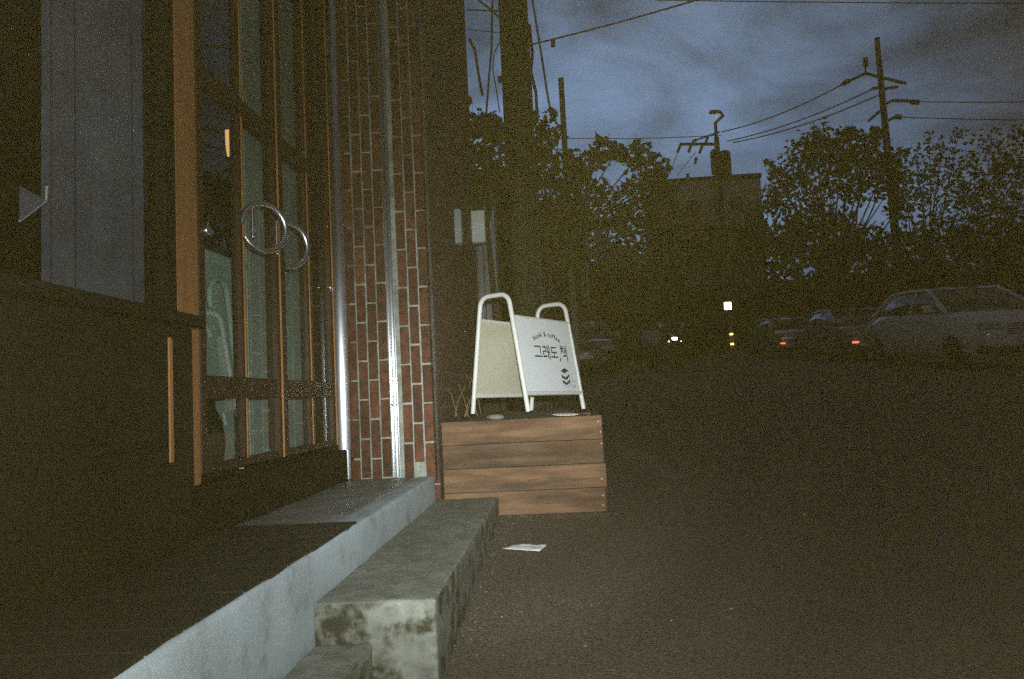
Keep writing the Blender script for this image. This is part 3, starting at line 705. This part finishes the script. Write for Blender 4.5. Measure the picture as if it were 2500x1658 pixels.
tree('pole_creeper', 'creeper climbing round the foot of the thick utility pole', (-.12, 8.3, gz(8.3)), at(1330, 420, 8.2), cl(pv, 8.2, .15, rn), .10, 24, .02, 7, cat='creeper')

rA = [(2000, 350, 55), (1960, 390, 60), (2060, 370, 60), (2120, 370, 55), (1930, 450, 50), (2020, 450, 75), (2100, 440, 65), (1985, 540, 60), (1935, 560, 50), (2160, 410, 40), (1890, 420, 22), (1880, 400, 16), (2060, 540, 36), (2045, 610, 60), (2180, 450, 45), (2185, 385, 30), (2140, 330, 22), (2200, 500, 40), (2130, 600, 60), (1900, 500, 40), (2080, 330, 24)]
tree('roadside_tree', 'bushy roadside tree in front of the tall crossarm pole', (10.2, 31, gz(31)), at(2040, 680, 31), cl(rA, 31, 1.2, rn), .24, 20, .15, 8, 'leaf2', 1.0, 'roadside trees')
rB = [(2240, 400, 50), (2300, 360, 34), (2330, 420, 60), (2250, 480, 50), (2190, 520, 36), (2290, 540, 50), (2220, 600, 60), (2340, 330, 22), (2270, 330, 14), (2290, 450, 60), (2360, 500, 55), (2210, 440, 40), (2340, 580, 60)]
tree('roadside_tree', 'loose feathery roadside tree right of the crossarm pole', (14.2, 30, gz(30)), at(2270, 680, 30), cl(rB, 30, 1.2, rn), .19, 7, .10, 9, 'leaf2', 1.0, 'roadside trees')
rC = [(2420, 360, 55), (2480, 400, 70), (2400, 460, 60), (2470, 510, 70), (2390, 560, 60), (2500, 330, 36), (2540, 450, 80), (2440, 610, 70), (2370, 400, 26), (2440, 430, 60), (2500, 560, 70), (2420, 520, 55), (2350, 470, 40)]
tree('roadside_tree', 'roadside tree at the right picture edge above the parked car', (17.5, 29, gz(29)), at(2440, 690, 29), cl(rC, 29, 1.2, rn), .19, 8, .10, 10, 'leaf2', 1.0, 'roadside trees')
rD = [(1655, 560, 45), (1700, 600, 55), (1760, 570, 45), (1820, 590, 55), (1860, 520, 40), (1885, 470, 30), (1690, 520, 30), (1640, 500, 28), (1850, 580, 50)]
tree('roadside_tree', 'far tree low in front of the flat topped block', (11.5, 52, 3.3), at(1750, 700, 52), cl(rD, 52, 1.5, rn), .40, 14, .2, 12, 'leaf2', 1.0, 'roadside trees')
hb = [(x, 640+rn.uniform(-30, 25), rn.uniform(60, 85)) for x in range(1800, 2620, 60)] + [(x, 740+rn.uniform(-20, 20), rn.uniform(70, 90)) for x in range(1640, 2640, 65)] + [(x, 830, 70) for x in range(1560, 2660, 70)] + [(x, 575+rn.uniform(-25, 20), rn.uniform(45, 65)) for x in range(1880, 2620, 65) if not 2030 < x < 2190] + [(1880, 590, 40), (1830, 570, 32), (1700, 600, 60), (1640, 640, 60)]
bm = new(); leaves(bm, cl(hb, 44, 1.5, rn), .55, 13, rn)
tag(obj('undergrowth', bm, 'leaf2'), 'dark mass of bushes along the far side of the road', 'bushes', None, 'stuff')
part('retaining_wall', 'farwall', None, lambda b: (bx(b, 3.5, 60, 49, 50, 1, 7.6),))
tag(bpy.data.objects['retaining_wall'], 'dark retaining wall behind the roadside bushes', 'wall')

# ------------------------------------------------------------------ poles and wires
def seg(a, b, sag, n=10): return [a*(1-k/n)+b*(k/n) - Vector((0, 0, sag*4*(k/n)*(1-k/n))) for k in range(n+1)]
base = at(1297, 965, 8.0)
p1 = thing('utility_pole', 'thick dark concrete utility pole behind the brick building', 'pole', (base.x, 8.0, gz(8.0)-.2))
part('shaft', 'concretepole', p1, lambda b: tube(b, [(0, 0, 0), (0, 0, 3.4), (0, 0, 7.5)], [.165, .150, .135], 18), True)
part('conduit', 'steel', p1, lambda b: tube(b, [(.17, -.02, 0), (.165, -.02, 4.4), (.155, -.02, 7.4)], .022, 8), True)
part('bracket', 'steel', p1, lambda b: (bx(b, -.19, .19, -.04, .04, 4.05, 4.10), bx(b, -.22, -.14, -.03, .03, 2.95, 3.0)))
def pw(name, label, pts, r, mt='steel', cat='wire', group='overhead wires'):
    t = part(name, mt, None, lambda b: tube(b, pts, r, 6), True); return tag(t, label, cat, group)
pw('cable', 'thin cable hanging from the top left down to the vine', [at(1202, 0, 7.6), at(1200, 120, 7.6), at(1193, 200, 7.6), at(1186, 290, 7.6)], .012)
pw('cable', 'loose cable curling beside the thick pole', [at(1224, 95, 7.7), at(1206, 130, 7.7), at(1203, 170, 7.7), at(1212, 220, 7.7), at(1220, 275, 7.7)], .007)
pw('cable', 'bowed cable leaving the upper corner of the brick building', [at(1146, 95, 6.5), at(1160, 125, 6.6), at(1168, 180, 6.7), at(1178, 235, 6.8)], .014)
pw('wire', 'short paired wire between building and thick pole', [at(1140, 24, 7.9), at(1240, 28, 7.9)], .008)
pw('wire', 'short thin wire between building and thick pole', [at(1140, 72, 7.9), at(1240, 82, 7.9)], .005)
pw('wire', 'diagonal wire crossing the hanging cable at the top', [at(1155, -10, 7.8), at(1200, 25, 7.8), at(1230, 55, 7.8)], .011)
w1 = pw('wire', 'long overhead wire rising from the thick pole to the top edge', seg(at(1292, 110, 8.0), at(2100, -130, 7.0), .05), .009)
hk = part('wire_clamp', 'steel', w1, lambda b: box(b, at(1350, 106, 7.95), (.05, .04, .07)))
pw('wire', 'wire running along the very top of the picture', seg(at(1600, 0, 14), at(2600, 8, 14), .02), .010)
pw('wire', 'faint far wire above the leafy tree', seg(at(1290, 334, 40), at(1760, 330, 40), .15), .022)
rodp = [at(1298, -10, 9.0), at(1318, 110, 9.0), at(1335, 220, 9.0), at(1346, 285, 9.0)]
pw('guy_rod', 'reddish slender guy rod right of the thick pole', rodp, .016, 'rod', 'rod', None)
pw('cable', 'dark cable dropping from the thick pole into the creeper', [at(1292, 60, 8.1), at(1300, 130, 8.1), at(1296, 175, 8.1), at(1308, 225, 8.1), at(1312, 290, 8.1)], .02)
ps = at(1351, 193, 9.5)
sp = thing('steel_post', 'short square topped post rising from the tree beside the thick pole', 'post', (ps.x+.10, 9.5, gz(9.5)))
part('shaft', 'steel', sp, lambda b: box(b, (0, 0, (ps.z-gz(9.5))/2), (.072, .072, ps.z-gz(9.5)), None, .004))

# far pole with lamp, transformer and reflective sign, its flash glare done as emission
pb = at(1789, 880, 40.0); hz = gz(40)
p2 = thing('utility_pole', 'far utility pole with curved street lamp and transformer drum', 'pole', (pb.x, 40, hz-.3))
top = at(1757, 335, 40.0); Hh = top.z - hz + .3
part('shaft', 'concretepole', p2, lambda b: tube(b, [(0, 0, 0), (0, 0, Hh*.5), (0, 0, Hh)], [.20, .18, .14], 12), True)
def LP2(x, y): q = at(x, y, 40.0); return Vector((q.x-pb.x, 0, q.z-hz+.3))
part('lamp_arm', 'steel', p2, lambda b: tube(b, [(0, 0, Hh-.3), (0, 0, LP2(1757, 300).z), (LP2(1752, 283).x+.3, 0, LP2(1752, 283).z), (LP2(1745, 275).x+.3, 0, LP2(1745, 275).z), (LP2(1735, 272).x+.25, 0, LP2(1735, 272).z)], .09, 8), True)
lxp = LP2(1735, 273)
part('lamp_head', 'steel', p2, lambda b: box(b, (lxp.x+.15, 0, lxp.z-.02), (.45, .3, .16), None, .05, 2))
part('transformer', 'concretepole', p2, lambda b: lathe(b, [(.0, 0), (.26, 0), (.29, .1), (.29, 1.2), (.2, 1.35), (.0, 1.35)], (-.18, -.30, LP2(1765, 428).z), 16), True)
part('transformer', 'concretepole', p2, lambda b: lathe(b, [(.0, 0), (.26, 0), (.29, .1), (.29, 1.2), (.2, 1.35), (.0, 1.35)], (.33, -.26, LP2(1765, 428).z-.1), 16), True)
part('crossarm', 'steel', p2, lambda b: tube(b, [LP2(1660, 352), (0.1, 0, LP2(1757, 352).z)], .085, 6))
part('crossarm', 'steel', p2, lambda b: tube(b, [LP2(1690, 345), LP2(1757, 322)], .05, 6))
for (x, y, x2, y2) in ((1662, 352, 1654, 372), (1688, 352, 1681, 372), (1716, 352, 1708, 374), (1723, 350, 1728, 334), (1690, 348, 1700, 341), (1700, 385, 1697, 400)):
    part('insulator', 'steel', p2, lambda b: tube(b, [LP2(x, y), LP2(x2, y2)], .085, 6))
sgn = thing('reflective_sign', 'small bright white square sign on the far utility pole', 'sign', (0, 0, 0))
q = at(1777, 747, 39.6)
part('face', 'signglow', sgn, lambda b: box(b, q, (.38, .05, .40), None, .02, 2))
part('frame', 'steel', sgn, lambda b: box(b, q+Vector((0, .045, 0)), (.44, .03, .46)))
for (y, lab) in ((816, 'upper of two amber reflectors on the far pole, made to glow'), (840, 'lower of two amber reflectors on the far pole, made to glow')):
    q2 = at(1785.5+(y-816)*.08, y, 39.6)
    t = tag(part('pole_reflector', 'amber', None, lambda b: lathe(b, [(.0, -.05), (.085, -.05), (.10, 0), (.085, .05), (.0, .05)], q2, 14), True), lab, 'lamp', 'amber pole reflectors')
# tall crossarm pole at the right
PB = 33.0
tp = at(2141, 97, PB); bs = at(2215, 880, PB)
p3 = thing('utility_pole', 'tall utility pole with several crossarms rising above the right trees', 'pole', (bs.x, PB, gz(PB)-.3))
tl = Vector((tp.x-bs.x, 0, tp.z-gz(PB)+.3))
part('shaft', 'concretepole', p3, lambda b: tube(b, [(0, 0, 0), tl*.5, tl], [.21, .17, .11], 12), True)
def LP3(x, y): q = at(x, y, PB); return Vector((q.x-bs.x, 0, q.z-gz(PB)+.3))
for arm in ([(2053, 208), (2085, 192), (2113, 179), (2145, 188)], [(2145, 188), (2180, 196), (2212, 204)], [(2128, 217), (2150, 212)], [(2158, 218), (2192, 212)], [(2155, 258), (2178, 246), (2210, 246), (2242, 250)], [(2120, 296), (2140, 278), (2155, 268)], [(2162, 298), (2180, 288), (2200, 286)], [(2125, 310), (2160, 330)]):
    part('crossarm', 'steel', p3, lambda b: tube(b, [LP3(*a) for a in arm], .07, 6))
for (x, y, x2, y2) in ((2113, 142, 2113, 162), (2225, 249, 2243, 250), (2060, 204, 2072, 198), (2186, 285, 2200, 286), (2137, 97, 2146, 97)):
    part('insulator', 'steel', p3, lambda b: tube(b, [LP3(x, y), LP3(x2, y2)], .12, 8))
part('arm_brace', 'steel', p3, lambda b: tube(b, [LP3(2113, 160), LP3(2113, 179)], .04, 6))
for i, (a, b_, lab) in enumerate((((1762, 322), (2055, 207), 'upper span wire between the lamp pole and the tall crossarm pole'), ((1775, 345), (2130, 218), 'middle span wire between the lamp pole and the tall crossarm pole'), ((1790, 348), (2145, 232), 'lower span wire between the lamp pole and the tall crossarm pole'))):
    pw('wire', lab, seg(at(*a, 40), at(*b_, PB), .25, 14), .03)
pw('wire', 'faint wire leaving the tall pole to the right edge', seg(at(2242, 248, PB), at(2600, 246, 32), .05), .022)
pw('wire', 'lower faint wire leaving the tall pole to the right edge', seg(at(2200, 286, PB), at(2600, 292, 32), .05), .022)
for (x, lab) in ((1640, 'left service wire slanting down from the lamp pole'), (1660, 'right service wire slanting down from the lamp pole')):
    pw('wire', lab, seg(at(x+38 if x > 1650 else x+15, 372, 40), at(x-8, 430, 40), 0, 4), .02)

# ------------------------------------------------------------------ neighbouring and far buildings
sh = thing('shed', 'low shed with pale upright cladding beyond the brick building', 'shed', (0, 0, 0))
part('wall', 'farwall', sh, lambda b: bx(b, -3.0, -.55, 7.35, 11, .3, 3.1))
part('roof', 'farwall', sh, lambda b: box(b, (-1.78, 9.2, 3.16), (2.7, 4.0, .08), Matrix.Rotation(R(4), 3, 'Y')))
for k in range(6):
    part('cladding_strip', 'shutter', sh, lambda b: bx(b, -.96+k*.066, -.90+k*.066, 7.31-(k % 2)*.012, 7.349, 1.45+(k*37 % 5)*.05, 2.30+(k*53 % 7)*.08, .004, 1))
f = part('window', 'farwall', sh, lambda b: bx(b, -.70, -.58, 7.30, 7.349, 2.48, 2.86)); part('pane', 'paneglass', f, lambda b: bx(b, -.675, -.605, 7.293, 7.2995, 2.52, 2.82))
def fbuild(name, label, x0, x1, Y, ztop, strips, windows, wm='farwall'):
    t = thing(name, label, 'building')
    part('wall', wm, t, lambda b: bx(b, x0, x1, Y, Y+8, 0, ztop))
    part('parapet', 'farwall', t, lambda b: bx(b, x0-.1, x1+.1, Y-.12, Y+8.1, ztop+.001, ztop+.35))
    for (a, c, z0, z1) in strips: part('pilaster', 'farpale', t, lambda b: bx(b, a, c, Y-.14, Y-.002, z0, z1))
    for (a, c, z0, z1) in windows:
        f = part('window', 'farwall', t, lambda b: bx(b, a-.08, c+.08, Y-.06, Y-.002, z0-.08, z1+.08))
        part('pane', 'farglass', f, lambda b: bx(b, a, c, Y-.068, Y-.0602, z0, z1))
    return t
def px(x, Y): return at(x, 960, Y).x
def pz(x, y, Y): return at(x, y, Y).z
Y1 = 30
fb = fbuild('street_building', 'dark building behind the leafy tree with pale upright strips', px(1250, Y1), px(1462, Y1), Y1, pz(1400, 505, Y1),
    [(px(1345, Y1), px(1353, Y1), pz(1340, 690, Y1), pz(1340, 590, Y1)), (px(1328, Y1), px(1345, Y1), pz(1330, 765, Y1), pz(1330, 705, Y1)), (px(1402, Y1), px(1412, Y1), pz(1400, 775, Y1), pz(1400, 520, Y1)), (px(1447, Y1), px(1453, Y1), pz(1440, 760, Y1), pz(1440, 640, Y1))],
    [(px(1270, Y1), px(1300, Y1), pz(1290, 760, Y1), pz(1290, 700, Y1)), (px(1365, Y1), px(1390, Y1), pz(1380, 740, Y1), pz(1380, 680, Y1)), (px(1365, Y1), px(1390, Y1), pz(1380, 640, Y1), pz(1380, 580, Y1))])
vs_ = thing('upright_signboard', 'narrow upright signboard with faint pale bars on the dark building', 'sign')
part('board', 'farwall', vs_, lambda b: bx(b, px(1432, Y1), px(1446, Y1), Y1-.3, Y1-.145, pz(1430, 750, Y1), pz(1430, 635, Y1)))
for k in range(7):
    part('bar', 'farpale', vs_, lambda b: bx(b, px(1434, Y1), px(1444, Y1), Y1-.32, Y1-.3005, pz(1430, 742-k*15, Y1), pz(1430, 735-k*15, Y1)))
fbuild('street_building', 'low dark building beyond the leafy tree beside the scooter', px(1463, 36), px(1632, 36), 36, pz(1550, 650, 36), [], [(px(1490+k*34, 36), px(1508+k*34, 36), pz(1550, 760, 36), pz(1550, 715, 36)) for k in range(4)])
fbuild('far_block', 'flat topped far block behind the street lamp pole', px(1634, 62), px(1897, 62), 62, pz(1750, 440, 62), [(px(1712, 62), px(1720, 62), pz(1690, 500, 62), pz(1690, 424, 62))],
    [(px(1655+k*55, 62), px(1680+k*55, 62), pz(1750, 520+j*70, 62), pz(1750, 488+j*70, 62)) for k in range(4) for j in range(4)], 'blockwall')

# ------------------------------------------------------------------ parked cars
def car(name, label, loc, rz, L_, Wd, Hr, belt, hood, paint, suv):
    t = thing(name, label, 'car', loc, rz, 'parked cars')
    hw = Wd/2; cl_ = .22
    # stations along the car, front at y = 0
    stn = [(0, .62, .42, hood-.22), (.06, .80, .30, hood-.14), (.25, .92, .24, hood-.05), (.9, .98, .22, hood), (1.25, 1.0, .22, belt-.02), (2.2, 1.0, .22, belt), (L_-1.0, 1.0, .22, belt+.03), (L_-.25, .96, .25, belt+(.02 if suv else -.03)), (L_-.05, .86, .32, belt-.08), (L_, .70, .45, belt-.2)]
    def body(bm):
        rings = []
        for (y, k, z0, z1) in stn:
            w = hw*k; h = z1-z0
            pr = [(-w*.86, z0), (-w*.98, z0+.10), (-w, z0+h*.5), (-w*.985, z0+h*.80), (-w*.93, z1-.035), (-w*.82, z1), (-w*.4, z1+.025), (0, z1+.032)]
            ring_ = pr + [(-x_, z_) for x_, z_ in pr[-2::-1]]
            rings.append([bm.verts.new((x_, y, z_)) for x_, z_ in ring_])
        for a, b in zip(rings, rings[1:]):
            for j in range(len(a)-1): bm.faces.new((a[j], a[j+1], b[j+1], b[j]))
            bm.faces.new((a[-1], a[0], b[0], b[-1]))
        bm.faces.new(rings[0]); bm.faces.new(rings[-1][::-1])
    part('body', paint, t, body, True)
    yb, yt = 1.18, 1.18 + (.62 if suv else .92); yr = L_-(.55 if suv else 1.15); yrb = L_-(.18 if suv else .55)
    wb, wt = hw*.90, hw*.72
    z_b, z_t = belt+.0, Hr
    lo = [Vector((-wb, yb, z_b)), Vector((wb, yb, z_b)), Vector((wb, yrb, z_b)), Vector((-wb, yrb, z_b))]
    hi = [Vector((-wt, yt, z_t-.05)), Vector((wt, yt, z_t-.05)), Vector((wt, yr, z_t-.05)), Vector((-wt, yr, z_t-.05))]
    def quad(bm, a, b, c, d, bow=Vector((0, 0, 0))):
        n = 5; g = []
        for j in range(n+1):
            for i in range(n+1):
                u, v = i/n, j/n
                g.append(bm.verts.new((a*(1-u)+b*u)*(1-v)+(d*(1-u)+c*u)*v + bow*(4*u*(1-u))*(4*v*(1-v)+.0)))
        for j in range(n):
            for i in range(n): bm.faces.new((g[j*(n+1)+i], g[j*(n+1)+i+1], g[(j+1)*(n+1)+i+1], g[(j+1)*(n+1)+i]))
    part('windscreen', 'carglass', t, lambda b: quad(b, lo[0], lo[1], hi[1], hi[0], Vector((0, -.05, .02))), True)
    part('rear_window', 'carglass', t, lambda b: quad(b, lo[2], lo[3], hi[3], hi[2], Vector((0, .05, .02))), True)
    part('side_window', 'carglass', t, lambda b: quad(b, lo[3], lo[0], hi[0], hi[3], Vector((-.04, 0, 0))), True)
    part('side_window', 'carglass', t, lambda b: quad(b, lo[1], lo[2], hi[2], hi[1], Vector((.04, 0, 0))), True)
    part('roof', paint, t, lambda b: (quad(b, hi[0], hi[1], hi[2], hi[3], Vector((0, 0, .10))),), True)
    for i, nm in ((0, 'windscreen_pillar'), (1, 'windscreen_pillar'), (2, 'rear_pillar'), (3, 'rear_pillar')):
        part(nm, paint, t, lambda b: tube(b, [lo[i], lo[i]*.5+hi[i]*.5+Vector((0, 0, .012)), hi[i]], [.06, .045, .045], 8), True)
    for s in (-1, 1):
        part('roof_edge', paint, t, lambda b: tube(b, [hi[0 if s < 0 else 1], (hi[0 if s < 0 else 1]+hi[3 if s < 0 else 2])*.5+Vector((0, 0, .03)), hi[3 if s < 0 else 2]], .04, 8), True)
        ym = 2.55
        part('door_pillar', paint, t, lambda b: tube(b, [(s*wb*1.02, ym, z_b), (s*wt*1.02, ym-.05, z_t-.06)], .035, 6), True)
        mr = part('mirror', paint, t, lambda b: (box(b, (s*(hw+.10), 1.42, belt+.06), (.20, .12, .15), None, .04, 2), box(b, (s*(hw+.0), 1.42, belt+.01), (.12, .05, .05))))
        hl = part('headlight', 'lens', t, lambda b: box(b, (s*hw*.66, .075, hood-.26), (.42, .16, .15), Matrix.Rotation(s*R(16), 3, 'Z'), .04, 2))
        part('side_reflector', 'reflectorglow', t, lambda b: box(b, (s*hw*.84, .06, hood-.44), (.17, .07, .055), Matrix.Rotation(s*R(20), 3, 'Z'), .015, 1)) if (paint == 'paint2') else None
        part('fog_lamp', 'lens', t, lambda b: box(b, (s*hw*.62, .02, .44), (.26, .06, .09), Matrix.Rotation(s*R(10), 3, 'Z'), .02, 1))
        for yw in (.85, L_-.85):
            w = part('wheel', 'tyre', t, lambda b: lathe(b, [(.20, -.11), (.30, -.11), (.335, -.07), (.335, .07), (.30, .11), (.20, .11)], (s*(hw-.10), yw, .335), 20, 'x'), True)
            part('rim', 'rim', w, lambda b: lathe(b, [(.0, -.02), (.06, -.02), (.19, .015), (.205, .0), (.205, -.05), (.0, -.05)] if s > 0 else [(.0, .02), (.06, .02), (.19, -.015), (.205, .0), (.205, .05), (.0, .05)], (s*(hw+.0), yw, .335), 16, 'x'))
    part('grille', 'blackplastic', t, lambda b: [box(b, (0, .02, hood-.42+k*.045), (hw*.8, .05, .022)) for k in range(5)])
    part('bumper', 'blackplastic', t, lambda b: box(b, (0, .10, .37), (hw*1.75, .22, .16), None, .05, 2))
    part('number_plate', 'lens', t, lambda b: box(b, (0, -.012, .52), (.42, .02, .11)))
    return t
tilt = math.atan(.065)
for (nm, lab, X, Y, L_, Wd, Hr, bl_, hd, pt, suv) in (
    ('parked_car', 'large silver grey car parked at the right picture edge, facing the camera', 8.42, 13.75, 4.9, 1.92, 1.64, 1.13, 1.06, 'paint3', False),
    ('parked_car', 'grey parked saloon just behind the large silver grey car', 8.62, 20.0, 4.6, 1.82, 1.50, 1.06, .98, 'paint2', False),
    ('parked_car', 'farthest of the three cars parked along the right side', 8.70, 26.6, 4.5, 1.80, 1.50, 1.05, .98, 'paint2', False),
    ('parked_car', 'dark car half hidden behind the right edge of the white sign', .75, 20.5, 4.4, 1.80, 1.56, 1.06, 1.0, 'paint', False)):
    o = car(nm, lab, (X, Y, gz(Y)), 0, L_, Wd, Hr, bl_, hd, pt, suv); o.rotation_euler = (tilt, 0, 0)

# ------------------------------------------------------------------ delivery scooter
sc_ = thing('scooter', 'delivery scooter with pale blue top box standing on the far road', 'scooter', (px(1632, 20), 20, gz(20)), R(22))
for (y, ) in ((-.62,), (.62,)):
    w = part('wheel', 'tyre', sc_, lambda b: lathe(b, [(.15, -.05), (.20, -.055), (.235, 0), (.20, .055), (.15, .05)], (0, y, .235), 18, 'x'), True)
    part('rim', 'rim', w, lambda b: lathe(b, [(.0, -.03), (.15, -.03), (.15, .03), (.0, .03)], (0, y, .235), 14, 'x'))
part('leg_shield', 'blackplastic', sc_, lambda b: box(b, (0, -.42, .62), (.40, .10, .55), Matrix.Rotation(R(18), 3, 'X'), .05, 2))
part('footboard', 'blackplastic', sc_, lambda b: box(b, (0, -.08, .32), (.30, .55, .08), None, .03, 1))
part('seat', 'blackplastic', sc_, lambda b: box(b, (0, .38, .74), (.28, .66, .14), None, .05, 2))
part('engine_cover', 'blackplastic', sc_, lambda b: box(b, (0, .42, .50), (.34, .62, .34), None, .07, 2))
part('front_mudguard', 'blackplastic', sc_, lambda b: box(b, (0, -.60, .47), (.14, .36, .08), Matrix.Rotation(R(10), 3, 'X'), .03, 2))
part('fork', 'steel', sc_, lambda b: tube(b, [(0, -.62, .24), (0, -.44, .72), (0, -.38, .98)], .03, 8))
part('handlebar', 'steel', sc_, lambda b: tube(b, [(-.34, -.30, 1.0), (-.14, -.38, 1.0), (.14, -.38, 1.0), (.34, -.30, 1.0)], .018, 8))
for s in (-1, 1):
    part('mirror', 'chrome', sc_, lambda b: (box(b, (s*.34, -.38, 1.24), (.13, .02, .085), None, .008, 1), tube(b, [(s*.22, -.36, 1.0), (s*.33, -.37, 1.22)], .008, 6)))
    part('indicator', 'headlamp', sc_, lambda b: lathe(b, [(.0, -.02), (.022, -.02), (.028, 0), (.0, .02)], (s*.17, -.50, .80), 10))
part('windscreen', 'carglass', sc_, lambda b: box(b, (0, -.44, 1.25), (.42, .012, .44), Matrix.Rotation(R(20), 3, 'X'), .004, 1))
part('headlight', 'headlamp', sc_, lambda b: box(b, (-.02, -.53, .86), (.16, .05, .08), None, .02, 2))
part('top_box', 'box', sc_, lambda b: box(b, (0, .74, 1.02), (.40, .38, .36), None, .04, 2))

# ------------------------------------------------------------------ tinted air added so the flash lifts the shadows
hz_me, hn, hl_, hp = newmat('added_haze'); hn.remove(hp)
vol = hn.new('ShaderNodeVolumePrincipled'); vol.inputs['Density'].default_value = 0.0011; vol.inputs['Color'].default_value = (1.0, .77, .21, 1)
vol.inputs['Anisotropy'].default_value = 0.0
hl_.new(vol.outputs[0], hn['Material Output'].inputs['Volume'])
hzo = part('added_haze', hz_me, None, lambda b: bx(b, -260, 260, -20, 410, -2.5, 40))
tag(hzo, 'added thin tinted air veiling the shadows', 'added_haze', None, 'stuff')
